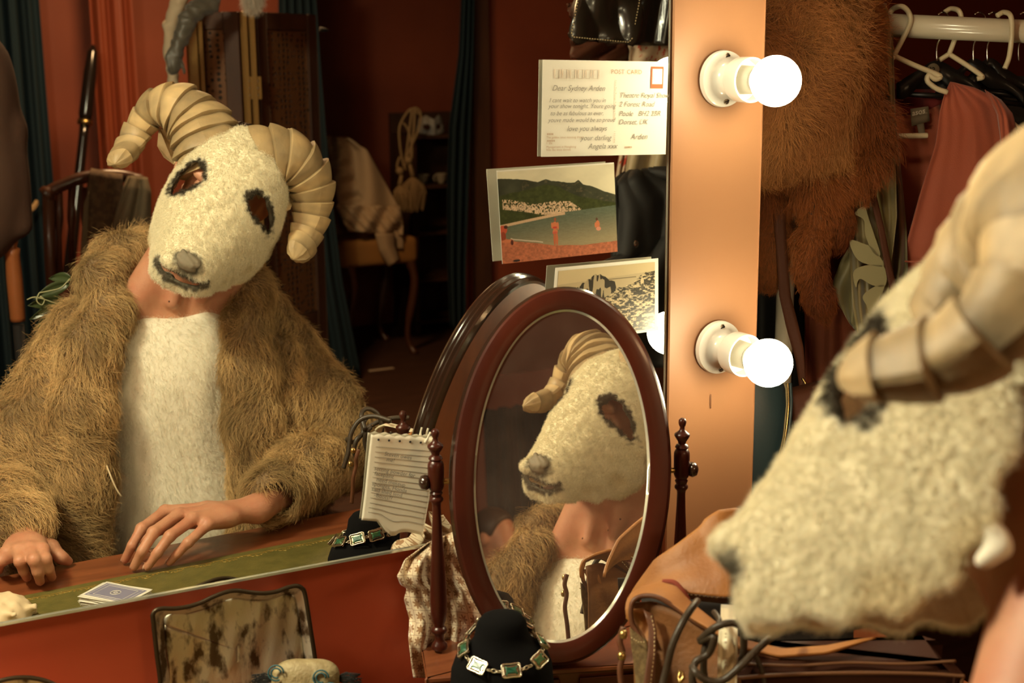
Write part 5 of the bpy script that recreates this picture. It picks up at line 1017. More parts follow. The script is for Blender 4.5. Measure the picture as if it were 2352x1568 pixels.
# --- fox fur
ff = thing('fox_stole', 'large ginger fox fur stole with paws hanging on the rail beside the top lamp', 'fur stole', atD(1830, 740, 2.33))
def q(x, y, d=2.32): return atD(x, y, d)
c0 = q(1800, 170); S = SDF(q(1640, 800) - .25, q(2050, -120) + .30, .007)
S.ell(q(1800, 170), (.145, .11, .165), k=0); S.ell(q(1840, 60), (.12, .09, .14), k=.04); S.ell(q(1760, 300, 2.31), (.085, .05, .055), k=.03); S.chain([q(1900, -30), q(1950, 80), q(1962, 180), q(1940, 290), q(1900, 340)], [.05, .028, .022, .018, .02], k=.02)
S.chain([q(1958, 230), q(1990, 248), q(2014, 275), q(2018, 320), q(2004, 370), q(1994, 410), q(1986, 455)], [.016, .016, .015, .014, .015, .013, .007], k=.008)
S.chain([q(1915, 330, 2.36), q(1915, 430, 2.36), q(1910, 520, 2.36), q(1925, 560, 2.37)], [.035, .032, .030, .012], k=.02)
S.chain([q(1858, 370, 2.33), q(1868, 440, 2.33), q(1880, 500, 2.33), q(1862, 560, 2.33), q(1860, 620, 2.33), q(1884, 690, 2.33), q(1896, 732, 2.33)], [.018, .014, .018, .024, .022, .020, .007], k=.012)
S.chain([q(1755, 380, 2.40), q(1760, 470, 2.42), q(1765, 560, 2.43), q(1765, 640, 2.43)], [.04, .035, .032, .02], k=.02)
fx = S.obj('pelt', M['foxbase'], ff, smooth_it=1)
P, N_ = roots(fx.data, 110000, 21, keep=lambda P, N_: np.sum(N_ * (CAM - P), 1) > -.15)
upd = q(1800, 170) - P; rad_ = P - q(1800, 150); big = (np.linalg.norm(P - q(1800, 140), axis=1) < .24)
gdir = np.where(big[:, None], rad_ * 2.2 + A([.15, 0, -.35]), A([0, 0, -1.])) + np.c_[n3(P, 30, 41), n3(P, 30, 42), n3(P, 30, 43)] * .35
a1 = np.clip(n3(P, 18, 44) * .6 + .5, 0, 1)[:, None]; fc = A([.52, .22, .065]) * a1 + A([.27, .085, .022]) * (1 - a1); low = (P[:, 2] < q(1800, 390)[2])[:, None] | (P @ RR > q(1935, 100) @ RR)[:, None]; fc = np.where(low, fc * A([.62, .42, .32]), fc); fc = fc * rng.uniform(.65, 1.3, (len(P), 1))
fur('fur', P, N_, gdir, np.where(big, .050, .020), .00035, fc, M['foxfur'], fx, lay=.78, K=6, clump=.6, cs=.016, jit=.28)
G().tube(spline([q(1858, 462, 2.315), q(1868, 466, 2.31), q(1870, 480, 2.31), q(1864, 492, 2.31), q(1858, 488, 2.315)], 16), .0012, 6).obj('fur_hook', M['blackm'], ff)
# --- olive silk scarf over the rail
os_ = thing('olive_scarf', 'olive silk scarf with pale leaf print draped over the white rail', 'scarf', atD(2000, 810, 2.36))
fo = lambda t_, s_: .010 * math.sin(s_ * 9 + t_ * 3) + .006 * math.sin(s_ * 21 - t_ * 7) - .03 * math.exp(-(t_ * 12) ** 2)
sheet('silk_front', M['olive'], os_, sD, [(1942, -5, 2.40), (1945, 15, 2.39), (1958, 120, 2.37), (1985, 230, 2.37), (1955, 330, 2.37), (1948, 480, 2.37), (1952, 600, 2.37), (1958, 700, 2.37), (1975, 800, 2.37)], [(2036, 8, 2.40), (2040, 30, 2.38), (2048, 90, 2.37), (2050, 250, 2.37), (2058, 400, 2.37), (2060, 500, 2.37), (2046, 620, 2.37), (2034, 740, 2.37), (2021, 808, 2.37)], 60, 34, lambda s_, t_: fo(t_, s_), .0012)
sheet('silk_back', M['olive2'], os_, sD, [(2020, 40, 2.42), (2030, 250, 2.40), (2036, 500, 2.40), (2040, 700, 2.40)], [(2050, 60, 2.42), (2056, 260, 2.40), (2082, 520, 2.40), (2085, 620, 2.40), (2062, 700, 2.40)], 40, 20, lambda s_, t_: .008 * math.sin(s_ * 11 + t_ * 5), .0012)
sheet('silk_corner', M['olive2'], os_, sD, [(1955, 560, 2.39), (1930, 600, 2.39), (1912, 650, 2.39), (1916, 680, 2.39), (1950, 740, 2.39)], [(1985, 560, 2.39), (1985, 620, 2.39), (1985, 680, 2.39), (1985, 720, 2.39), (1970, 765, 2.39)], 24, 12, lambda s_, t_: .006 * math.sin(s_ * 8 + t_ * 5), .0012)
def petal(pts, parent, m, d):
    P = spline(pts, 36, True); return G().poly([atD(x, y, d) for x, y in P], -FW * -.0008).obj('printed_leaf', m, parent, smooth=False)
for pts in ([(1963, 490), (1985, 474), (1995, 500), (2010, 545), (2022, 585), (2005, 580), (1988, 540), (1984, 505)], [(1952, 552), (1985, 560), (2008, 572), (2030, 610), (1990, 606), (1965, 590)], [(1960, 625), (1985, 610), (2030, 612), (2034, 655), (2005, 655), (1975, 640), (1966, 660)], [(1982, 680), (2005, 660), (2031, 655), (2022, 680), (2000, 718), (1990, 700)]):
    petal(pts, os_, M['petal'], 2.345)
bs_ = thing('brown_strap', 'narrow brown leather strap slanting across the olive scarf', 'strap', atD(2055, 705, 2.34)); strip('strap', M['brownleather'], bs_, [(1964, 300, 2.35), (1990, 420, 2.345), (2015, 520, 2.34), (2034, 620, 2.34), (2052, 700, 2.34), (2045, 780, 2.35)], [(1980, 300, 2.35), (2006, 420, 2.345), (2030, 520, 2.34), (2050, 620, 2.34), (2068, 700, 2.34), (2062, 780, 2.35)], 30, 4, None, .003)
G().tube([atD(2040, 726, 2.335), atD(2068, 735, 2.335), atD(2066, 744, 2.335), atD(2040, 736, 2.335)], .002, 6, closed=True).obj('buckle', M['brass'], bs_)
# --- coral dress
dr_ = thing('coral_dress', 'coral jersey wrap dress with grey neck label on a white hanger', 'dress', atD(2200, 760, 2.42))
fd = lambda s_, t_: min(1, t_ * 4) * (.010 * math.sin(s_ * 7 + t_ * 2) + .004 * math.sin(s_ * 19 + t_ * 3)) + .0012 * math.sin(s_ * 33)
sheet('back_panel', M['coral'], dr_, sD, [(2040, 268, 2.47), (2056, 272, 2.47), (2060, 400, 2.47), (2070, 560, 2.47), (2040, 900, 2.47), (2000, 1300, 2.47)], [(2120, 262, 2.48), (2160, 240, 2.48), (2200, 400, 2.47), (2200, 600, 2.47), (2200, 900, 2.47), (2210, 1300, 2.47)], 50, 30, lambda s_, t_: .5 * fd(s_, t_), .0016)
sheet('front_panel', M['coral'], dr_, sD, [(2183, 188, 2.43), (2170, 215, 2.42), (2160, 250, 2.42), (2150, 330, 2.41), (2115, 440, 2.40), (2082, 560, 2.40), (2075, 600, 2.41), (2070, 740, 2.41), (2040, 900, 2.41), (2000, 1300, 2.41)], [(2192, 190, 2.43), (2240, 202, 2.42), (2300, 232, 2.42), (2318, 290, 2.40), (2340, 350, 2.39), (2360, 450, 2.39), (2380, 600, 2.40), (2400, 740, 2.40), (2420, 900, 2.40), (2450, 1300, 2.40)], 80, 44, fd, .0016)
sheet('sleeve', M['coral'], dr_, sD, [(2262, 206, 2.40), (2290, 260, 2.375), (2300, 330, 2.37), (2290, 420, 2.37), (2270, 500, 2.38)], [(2300, 230, 2.42), (2326, 262, 2.40), (2342, 330, 2.40), (2362, 420, 2.40), (2380, 500, 2.40)], 30, 16, lambda s_, t_: -.02 * math.sin(PI * s_) + .004 * math.sin(s_ * 16 + t_ * 9), .0016)
G().tube([atD(x, y, 2.398) for x, y in ((2078, 600), (2140, 604), (2200, 598))], .0015, 6).obj('waist_seam', M['coral'], dr_)
lb = strip('neck_label', M['label'], dr_, [(2091, 250, 2.455), (2094, 290, 2.453)], [(2132, 244, 2.455), (2136, 278, 2.453)], 4, 4, None, .0006, 'grey woven label'); strip('size_label', M['label'], dr_, [(2106, 286, 2.45), (2112, 318, 2.448)], [(2122, 283, 2.45), (2126, 315, 2.448)], 4, 4, None, .0006)
text('asos', 'label_print', M['labelprint'], dr_, atD(2095, 266, 2.448), atD(2130, 258, 2.45) - atD(2095, 266, 2.45), UU, .014, 0, 1, .0002); G().tube([atD(2112, 263, 2.449), atD(2130, 259, 2.449)], .0005, 4).obj('label_rule', M['labelprint'], dr_)
mr = strip('maroon_dress', M['maroon'], None, [(2048, 205, 2.50), (2050, 240, 2.50), (2050, 300, 2.50), (2045, 600, 2.5), (2045, 1200, 2.5)], [(2260, 205, 2.50), (2275, 240, 2.50), (2275, 300, 2.50), (2275, 600, 2.5), (2275, 1200, 2.5)], 20, 20, lambda t_, s_: .006 * math.sin(t_ * 20), .002); tag(mr, 'deep red velvet garment behind the coral dress on the rail', 'garment')
# --- hangers
def hanger(name, label, paths, r, m, d, cat='hanger', group=None):
    t = thing(name, label, cat, atD(paths[0][0][0], paths[0][0][1], d), group); nm = ['hook', 'arm', 'arm', 'bar', 'bar', 'bar']
    for i, p in enumerate(paths): G().tube(spline([atD(x, y, d - .022 * max(0, 1 - (y - 10) / 120) * (i == 0) * (1 if k_ > 1 else -.2)) for k_, (x, y) in enumerate(p)], 26), r, 8).obj(nm[min(i, 5)], m, t)
    return t
hanger('plastic_hanger', 'ivory plastic hanger nearest the olive scarf, carrying the coral dress', [[(2042, 34), (2052, 20), (2072, 15), (2088, 30), (2090, 55), (2068, 100), (2053, 128)], [(2053, 128), (2100, 150), (2150, 170), (2160, 177), (2148, 182), (2134, 172), (2130, 186), (2150, 203), (2176, 212)], [(2053, 128), (2046, 138), (2030, 150)], [(2040, 312), (2085, 312), (2130, 311)]], .0048, M['hanger'], 2.41)
hanger('plastic_hanger', 'second ivory plastic hanger from the olive scarf on the rail', [[(2170, 28), (2185, 20), (2203, 26), (2207, 50), (2190, 98), (2180, 124)], [(2180, 124), (2215, 146), (2250, 170), (2256, 178), (2244, 181)], [(2180, 124), (2158, 138)], [(2190, 196), (2240, 215), (2300, 262), (2352, 305)]], .0046, M['hanger'], 2.44)
hanger('plastic_hanger', 'third ivory plastic hanger, only its hook clear on the rail', [[(2290, 36), (2306, 28), (2322, 38), (2324, 80), (2318, 130), (2308, 157)]], .0046, M['hanger'], 2.40)
for i, (x, l) in enumerate(((2152, 'first'), (2236, 'second'), (2268, 'third'), (2340, 'fourth'))):
    hanger('wire_hook', l + ' chrome hanger hook from the left on the white rail', [[(x + 2, 34), (x + 14, 28), (x + 27, 40), (x + 25, 64), (x + 10, 86), (x, 105), (x, 140)]], .0017, M['wire'], 2.43 + .004 * i, 'hanger hook')
for i, (pts, l) in enumerate((([(2060, 190), (2110, 160), (2150, 140), (2200, 165), (2250, 200)], 'lowest black plastic hanger behind the ivory hangers'), ([(2150, 190), (2200, 160), (2236, 135), (2290, 170), (2352, 215)], 'middle black plastic hanger under the second chrome hook'), ([(2220, 180), (2268, 135), (2310, 160), (2370, 200)], 'black plastic hanger nearest the right picture edge'))):
    t = thing('black_hanger', l, 'hanger', atD(pts[2][0], pts[2][1], 2.46)); P = spline(pts, 26); top = [atD(x, y, 2.46 + .01 * i) for x, y in P]; bt = [atD(x, y + 34 + 14 * math.sin(k * .5), 2.46 + .01 * i) for k, (x, y) in enumerate(P)]
    G().grid([top, bt]).obj('shoulder', M['blackplastic'], t, solid=.012)
    G().tube([top[0] - UU * .02, top[-1] - UU * .02], .005, 8).obj('bar', M['blackplastic'], t)
sz = thing('size_disc', 'grey round size marker with the number twelve on the hanger row', 'size marker', atD(2143, 160, 2.435)); G().lathe([(0, 0), (.011, 0), (.011, .003), (0, .003)], atD(2143, 160, 2.445), -FW, 20).obj('disc', M['label'], sz); text('12', 'size_number', M['blackm'], sz, atD(2134, 164, 2.437), RR, UU, .011, 0, 1, .0003)
dk2 = strip('dark_coats', M['blackcloth'], None, [(2100, 175, 2.54), (2090, 600, 2.54), (2080, 1200, 2.54)], [(2600, 175, 2.54), (2600, 600, 2.54), (2600, 1200, 2.54)], 20, 40, lambda t_, s_: .02 * math.sin(s_ * 30), .002); tag(dk2, 'black garments hanging at the back of the rail', 'garments')
rg = strip('rust_dress', M['rust'], None, [(1846, 380, 2.56), (1848, 600, 2.55), (1850, 900, 2.55), (1840, 1300, 2.55)], [(2080, 380, 2.56), (2080, 600, 2.55), (2080, 900, 2.55), (2080, 1300, 2.55)], 30, 40, lambda s_, t_: .014 * math.sin(s_ * 17 + t_) + .006 * math.sin(s_ * 40), .002); tag(rg, 'rust red dress hanging below the fox paws behind the scarf', 'dress')
bd = strip('black_dress', M['blackcloth'], None, [(1700, -80, 2.62), (1700, 600, 2.62), (1700, 1300, 2.62)], [(1860, -80, 2.62), (1860, 600, 2.62), (1860, 1300, 2.62)], 30, 20, lambda s_, t_: .012 * math.sin(s_ * 15), .002); tag(bd, 'dark garment hanging between the lamp post and the white upright', 'garment')
# --- brown satchel hanging low
bb = thing('brown_satchel', 'dark brown leather satchel with buckled strap hanging under the rail', 'bag', atD(1920, 1150, 2.33)); Rm = [RR, FW, UU]; c = atD(1930, 1010, 2.34)
S = SDF(c - .24, c + .24, .005); bx = lambda x, y, z: None
def rbox(S, c, ax, h, r, k=0, mode='add'):
    c = A(c); 
    def fn(x, y, z):
        dx, dy, dz = x - c[0], y - c[1], z - c[2]; Q = [np.abs(ax[i][0] * dx + ax[i][1] * dy + ax[i][2] * dz) - (h[i] - r) for i in range(3)]
        return np.sqrt(sum(np.maximum(q_, 0) ** 2 for q_ in Q)) + np.minimum(np.maximum(np.maximum(Q[0], Q[1]), Q[2]), 0) - r
    e = sum(abs(A(ax[i])) * h[i] for i in range(3)); return S.put(fn, c - e, c + e, k, mode)
ang = math.radians(14); ra = [RR * math.cos(ang) + UU * math.sin(ang), FW, UU * math.cos(ang) - RR * math.sin(ang)]
rbox(S, c, ra, (.115, .035, .105), .022); S.obj('satchel_body', M['brownleather'], bb, smooth_it=1)
def bl_(a, b, off=-.040): return c + ra[0] * a + ra[2] * b + ra[1] * off
G().grid([[bl_(-.080 + .195 * j / 12, .108 - .13 * i / 8, -.036 - .008 * math.sin(PI * i / 8) - (.0 if i else -.02)) for j in range(13)] for i in range(9)]).obj('satchel_flap', M['brownleather'], bb, solid=.005)
G().grid([[bl_(-.035 + .026 * j / 3, .106 - .15 * i / 8, -.048 - .004 * math.sin(PI * i / 8)) for j in range(4)] for i in range(9)]).obj('closing_strap', M['brownleather'], bb, solid=.004)
G().tube([bl_(-.040, -.018, -.054), bl_(-.004, -.018, -.054), bl_(-.004, -.040, -.054), bl_(-.040, -.040, -.054)], .0018, 6, closed=True).obj('buckle', M['brass'], bb)
G().lathe([(0, 0), (.0035, 0), (.003, .002), (0, .0025)], bl_(-.022, .045, -.050), -FW, 12).obj('rivet', M['brass'], bb)
strip('shoulder_strap', M['brownleather'], bb, [(1770, 400, 2.38), (1782, 560, 2.38), (1790, 680, 2.38), (1808, 760, 2.37), (1828, 830, 2.36), (1838, 900, 2.34)], [(1800, 400, 2.38), (1806, 560, 2.38), (1816, 680, 2.38), (1832, 740, 2.37), (1846, 800, 2.36), (1850, 880, 2.34)], 30, 4, None, .003)
G().tube([atD(x, y, 2.33) for x, y in ((1842, 868), (1850, 880), (1846, 900), (1838, 905))], .0022, 8).obj('strap_ring', M['brass'], bb)
# --- petrol zip bag
pb = thing('petrol_bag', 'petrol blue bag with a curved brass zip beside the lamp post foot', 'bag', atD(1760, 1180, 2.28)); c = atD(1715, 1010, 2.30)
S = SDF(c - .25, c + .25, .006); S.ell(c, (.078, .045, .16), [RR, FW, UU], k=0); S.obj('bag_body', M['petrol'], pb, smooth_it=1)
zp = [(1813, 880, 2.275), (1815, 930, 2.262), (1808, 1000, 2.255), (1793, 1070, 2.255), (1770, 1140, 2.26), (1740, 1200, 2.27)]
strip('zip_tape', M['zip'], pb, zp, [(x - 9 - .2 * i, y, d - .006) for i, (x, y, d) in enumerate(zp)], 40, 4, None, .0015)
G().tube(spline([atD(x - 4, y, d - .006) for x, y, d in zp], 90), [.0013 + .0008 * (i % 2) for i in range(90)], 6).obj('zip_teeth', M['brass'], pb)
G().tube(spline([atD(x + 2, y, d) for x, y, d in zp], 60), .003, 8).obj('bag_piping', M['petrol'], pb)
# ================================================================ costumes on a stand at the sitter's right (seen in the wall mirror)
def sM(x, y, b): return MB_(x, y, b)
def mstrip(name, m, parent, Lp, Rp, n=30, k=20, folds=None, solid=.003, label=None): return sheet(name, m, parent, sM, Lp, Rp, n, k, folds, solid, 0, label)
b0 = 1.0; hp_ = MB_(1500, 200, 1.25); st = thing('costume_stand', 'black coat stand at the sitter\'s right holding bags and costumes', 'coat stand', (hp_[0] + .25, hp_[1], 0))
px0, py0 = hp_[0] + .25, hp_[1]
G().lathe([(.16, 0), (.17, .012), (.03, .03), (.018, .05), (.016, 1.0), (.016, 2.20), (.024, 2.23), (.01, 2.26), (0, 2.27)], (px0, py0, 0), (0, 0, 1), 24).obj('pole', M['blackm'], st)
for k in range(4): a = 2.2 + k * PI / 2; G().tube(spline([(px0, py0, 2.08), (px0 + .22 * math.cos(a), py0 + .22 * math.sin(a), 2.10), (px0 + .36 * math.cos(a), py0 + .36 * math.sin(a), 2.14), (px0 + .40 * math.cos(a), py0 + .40 * math.sin(a), 2.20)], 14), .009, 8).obj('arm', M['blackm'], st)
cr_ = lambda s_, t_: .008 * math.sin(s_ * 7 + t_ * 5) + .005 * math.sin(s_ * 15 - t_ * 11)
hb = thing('black_handbag', 'glossy creased black leather bag with pale stitching, top of the mirror', 'bag', MB_(1380, 102, 1.0))
mstrip('bag_front', M['blackleather'], hb, [(1345, -120, .98), (1336, -40, .98), (1322, 10, .98), (1308, 70, .98), (1306, 84, .98), (1312, 90, .98)], [(1490, -120, .98), (1480, -40, .98), (1472, 10, .98), (1462, 60, .98), (1456, 92, .98), (1446, 101, .98)], 40, 30, cr_, .035)
def mst(pts, n, parent, r=.0009):
    P = lerp_poly(pts, 300); P = A([MB_(*p) for p in P]); d = np.r_[0, np.cumsum(np.linalg.norm(np.diff(P, axis=0), axis=1))]; g = G()
    for i in range(n):
        f = lambda t: A([np.interp(t * d[-1], d, P[:, j]) for j in range(3)]); g.tube([f((i + .2) / n), f((i + .7) / n)], r, 5)
    o = g.obj('stitching', M['thread'], parent); o['kind'] = 'stuff'
mst([(1340, -60, .952), (1326, 8, .952), (1312, 78, .952), (1316, 85, .952), (1400, 93, .952), (1444, 97, .952), (1452, 88, .952), (1468, 5, .952), (1474, -60, .952)], 66, hb)
mstrip('side_lacing', M['brownleather'], hb, [(1302, 8, 1.03), (1306, 30, 1.03), (1310, 42, 1.03)], [(1330, 5, 1.03), (1330, 30, 1.03), (1326, 42, 1.03)], 8, 6, cr_, .004)
lowb = mstrip('leather_belt', M['brownleather'], None, [(1311, 92, 1.06), (1313, 112, 1.06), (1309, 131, 1.06), (1330, 138, 1.06)], [(1440, 96, 1.06), (1442, 116, 1.06), (1440, 132, 1.06), (1442, 142, 1.06)], 20, 16, lambda s_, t_: .02 * math.sin(s_ * 9 + t_ * 6), .01); tag(lowb, 'crumpled dark red leather under the glossy black bag', 'leather')
bk_ = mstrip('black_cloak', M['blackleather'], None, [(1440, -100, 1.12), (1440, 0, 1.12), (1440, 104, 1.12)], [(1620, -100, 1.12), (1620, 0, 1.12), (1620, 106, 1.12)], 20, 20, lambda s_, t_: .012 * math.sin(s_ * 16 + t_ * 3), .01); tag(bk_, 'black cloth hanging right of the glossy bag by the post', 'garment')
fl_ = mstrip('floral_dress', M['floral'], None, [(1440, 104, 1.14), (1436, 200, 1.14), (1424, 350, 1.14), (1414, 412, 1.14), (1440, 425, 1.14)], [(1620, 106, 1.14), (1500, 200, 1.14), (1452, 350, 1.14), (1442, 400, 1.14), (1452, 425, 1.14)], 30, 20, lambda s_, t_: .012 * math.sin(s_ * 16 + t_ * 3), .004); tag(fl_, 'red and cream floral cotton dress behind the postcard in the mirror', 'dress')
be_ = mstrip('beige_gown', M['beige'], None, [(1452, 150, 1.12), (1450, 300, 1.12), (1436, 400, 1.12), (1430, 470, 1.12)], [(1640, 150, 1.12), (1640, 300, 1.12), (1640, 400, 1.12), (1640, 470, 1.12)], 30, 30, lambda s_, t_: .012 * math.sin(s_ * 22 + t_ * 4), .004); tag(be_, 'beige satin gown hanging above the black jacket in the mirror', 'gown')
bj = thing('black_jacket', 'black jacket with silver button beside the beach photo in the mirror', 'jacket', MB_(1480, 800, .98))
mstrip('jacket_body', M['blackcloth'], bj, [(1440, 400, 1.0), (1424, 410, .98), (1404, 430, .96), (1408, 520, .95), (1405, 600, .94), (1290, 650, .94), (1262, 720, .94), (1240, 830, .94)], [(1500, 392, 1.0), (1560, 390, .98), (1640, 392, .96), (1640, 500, .95), (1640, 600, .94), (1640, 680, .94), (1640, 760, .94), (1640, 850, .94)], 50, 36, lambda s_, t_: .012 * math.sin(s_ * 12 + t_ * 7) + .004 * math.sin(s_ * 30), .02)
G().lathe([(0, 0), (.009, 0), (.0085, .003), (.005, .005), (0, .0055)], MB_(1458, 560, .925), (0, 1, 0), 20).obj('button', M['silver'], bj)
# ================================================================ room behind the sitter
def drape(name, label, m, pts, z0, z1, amp, nf, cat='curtain', seed=1, flare=.0, n=26, k=120, tie=None):
    """pts: (x,y) line along the floor"""
    P = lerp_poly(pts, k); d = P[-1] - P[0]; d /= np.linalg.norm(d); nv = A([-d[1], d[0]]); r = np.random.default_rng(seed); ph = r.uniform(0, 6, 4); rows = []; cx = P.mean(0)
    for i in range(n):
        t_ = i / (n - 1); z = z1 + (z0 - z1) * t_; row = []
        for j in range(k):
            s_ = j / (k - 1); a = amp * (.7 + .5 * t_) * (math.sin(2 * PI * nf * s_ + ph[0] + .4 * math.sin(3 * s_ + ph[1]) + t_ * .6) + .35 * math.sin(2 * PI * nf * 2.3 * s_ + ph[2])); sc = 1.0
            if tie: sc = 1 - tie[1] * math.exp(-((z - tie[0]) / tie[2]) ** 2)
            q_ = (P[j] - P[0]) * (sc + flare * t_) + P[0] + nv * a; row.append((q_[0], q_[1], z))
        rows.append(row)
    o = G().grid(rows).obj(name, m, None, solid=.004); return tag(o, label, cat)
xa, xb = MB_(-140, 300, 4.75)[0], MB_(112, 300, 4.75)[0]
drape('teal_curtain', 'long teal velvet curtain at the left edge of the mirror', M['teal'], [(xa, -4.75), (xb, -4.75)], .02, 2.55, .035, 7, seed=3)
drape('teal_curtain', 'teal curtain hung high on the far wall, seen in the oval mirror', M['teal'], [(-.86, -4.80), (-.30, -4.80)], .02, 2.50, .03, 7, seed=9)
drape('red_curtain', 'narrow brick red drape with soft folds behind the left horn', M['paint_dark'], [(MB_(222, 200, 4.7)[0], -4.72), (MB_(318, 200, 4.7)[0], -4.72)], .02, 2.6, .022, 2.2, seed=5)
mc = mstrip('teal_curtain', M['teal'], None, [(640, -60, 4.85), (640, 200, 4.85), (640, 420, 4.85), (650, 640, 4.85), (660, 862, 4.85)], [(722, -60, 4.85), (737, 160, 4.85), (758, 420, 4.85), (785, 640, 4.85), (829, 862, 4.85)], 40, 60, lambda s_, t_: .03 * math.sin(s_ * 30), .004); tag(mc, 'teal curtain edge beside the folding screen, reaching the tape strip', 'curtain')
rc = mstrip('teal_curtain', M['teal'], None, [(1062, -60, 4.87), (1054, 120, 4.87), (1032, 290, 4.87), (1028, 420, 4.87), (1028, 600, 4.87), (1034, 752, 4.87)], [(1090, -60, 4.87), (1086, 120, 4.87), (1080, 290, 4.87), (1076, 420, 4.87), (1070, 600, 4.87), (1068, 775, 4.87)], 40, 30, lambda s_, t_: .022 * math.sin(s_ * 17), .004); tag(rc, 'teal curtain at the right side of the alcove opening', 'curtain')
o = struct('trim_4', G().abox(xR - .005, xR + .085, -4.952, -4.90, 0, 2.7), M['darkwood'])
# rope tie on the left curtain
rtc = thing('curtain_tie', 'pale twisted rope tie on the far left teal curtain', 'rope', MB_(62, 478, 4.60))
for k in range(2): G().tube(spline([MB_(*p) for p in ((50, 486 + 5 * k, 4.60), (62, 482 + 5 * k, 4.60), (76, 474 + 5 * k, 4.60), (84, 462 + 5 * k, 4.62))], 14), .009, 8).obj('rope', M['rope'], rtc)
# brown coat on a dress stand, left edge
ds = thing('dress_stand', 'brown wool coat on a turned wooden dress stand at the mirror\'s left edge', 'dress stand', MB_(32, 700, 2.0) * A([1, 1, 0])); pb_ = MB_(33, 640, 2.0); zt_ = MB_(33, 540, 2.0)[2]; z1_ = MB_(33, 738, 2.0)[2]
G().lathe([(.10, 0), (.11, .02), (.03, .05), (.014, .08), (.014, z1_ - .01)] , (pb_[0], pb_[1], 0), (0, 0, 1), 20).obj('stand_foot', M['blackm'], ds)
G().lathe([(.018, z1_), (.019, z1_ + .01), (.020, (z1_ + zt_) / 2), (.018, zt_ - .05), (.020, zt_ - .035), (.012, zt_ - .03), (.017, zt_ - .015), (.012, zt_ + .02), (.010, zt_ + .2)], (pb_[0], pb_[1], 0), (0, 0, 1), 20).obj('turned_pole', M['orangewood'], ds)
cb_ = MB_(-55, 300, 2.0); S = SDF(cb_ - A([.3, .25, .5]), cb_ + A([.3, .25, .5]), .01); S.ell(cb_ + A([0, 0, .10]), (.10, .10, .17), k=0); S.ell(cb_ + A([0, 0, -.13]), (.105, .10, .20), k=.05); S.chain([cb_ + A([.055, 0, .17]), cb_ + A([.080, .0, 0]), cb_ + A([.085, .02, -.24])], [.03, .035, .028], k=.03); S.chain([cb_ + A([-.055, 0, .17]), cb_ + A([-.080, .0, 0]), cb_ + A([-.085, .02, -.24])], [.03, .035, .028], k=.03)
S.obj('wool_coat', M['browncoat'], ds, smooth_it=2)
# lacquered sword leaning
sw = thing('lacquered_sword', 'slim black lacquered scabbard with gold collar leaning on the far red wall', 'sword', MB_(178, 420, 4.3) * A([1, 1, 0])); a, b = MB_(214, 104, 4.5), MB_(176, 460, 4.4); dd_ = b - a; L0 = np.linalg.norm(dd_); dd_ /= L0; bot_ = a + dd_ * (a[2] / -dd_[2]); 
G().tube([a, a + dd_ * .03, a + dd_ * .12, a + dd_ * .30, a + dd_ * .33], [.010, .022, .028, .030, .024], 12).obj('hilt', M['lacquer'], sw)
G().tube([a + dd_ * .33, a + dd_ * .40, a + dd_ * 1.0, bot_ - dd_ * .3, bot_ - dd_ * .02], [.022, .020, .026, .022, .012], 12).obj('scabbard', M['lacquer'], sw)
G().tube([a + dd_ * .325, a + dd_ * .345], .032, 14).obj('gold_collar', M['brass'], sw); G().tube([a + dd_ * .02, a + dd_ * .045], .018, 10).obj('red_band', M['redlining'], sw)
# chair with shawls
SB_ = 2.9; ch = thing('carved_chair', 'dark carved wooden chair piled with shawls behind the left shoulder', 'chair', MB_(200, 600, SB_) * A([1, 1, 0]))
ctop = MB_(100, 440, SB_); c1, c2 = MB_(118, 470, SB_), MB_(300, 440, SB_)
G().tube(spline([MB_(x, y, SB_) for x, y in ((104, 450), (120, 436), (150, 422), (190, 408), (250, 402), (300, 408), (330, 425))], 30), [.028] * 4 + [.02] * 22 + [.026] * 4, 10).obj('crest_rail', M['chairwood'], ch)
for x in (112, 322): G().tube([MB_(x, 445, SB_), MB_(x + 3, 600, SB_), A([MB_(x + 3, 600, SB_)[0], MB_(x, 600, SB_)[1], 0])], [.02, .018, .016], 10).obj('leg', M['chairwood'], ch)
for i, x in enumerate((136, 164, 196, 228, 262, 294)): G().tube([MB_(x, 430, SB_), MB_(x, 500, SB_), MB_(x, 540, SB_), MB_(x, 640, SB_)], [.010, .014, .008, .012], 8).obj('spindle', M['chairwood'], ch)
sx0, sx1 = MB_(108, 600, SB_)[0], MB_(330, 600, SB_)[0]; zs = MB_(200, 650, SB_)[2]
G().abox(sx0 - .02, sx1 + .02, -SB_ + .0, -SB_ + .42, zs - .05, zs, .01).obj('seat', M['chairwood'], ch, smooth=False)
for x in (sx0 + .02, sx1 - .02): G().tube([(x, -SB_ + .38, zs - .05), (x, -SB_ + .38, 0)], [.02, .016], 10).obj('leg', M['chairwood'], ch)
tw = thing('fringed_shawl', 'dark brown fringed shawl over the chair back left of the ram head', 'shawl', MB_(240, 570, 2.85))
mstrip('shawl_cloth', M['tweed'], tw, [(208, 388, 2.86), (204, 400, 2.82), (198, 470, 2.82), (192, 546, 2.82)], [(282, 402, 2.86), (282, 410, 2.82), (280, 480, 2.82), (276, 548, 2.82)], 24, 20, lambda s_, t_: .006 * math.sin(s_ * 10), .008)
g = G()
for k in range(26): x = 193 + k * 3.2; g.tube([MB_(x, 546, 2.82), MB_(x + random.uniform(-2, 2), 568, 2.82), MB_(x + random.uniform(-4, 4), 592, 2.82)], .0016, 5)
o = g.obj('fringe', M['tweed'], tw); o['kind'] = 'stuff'
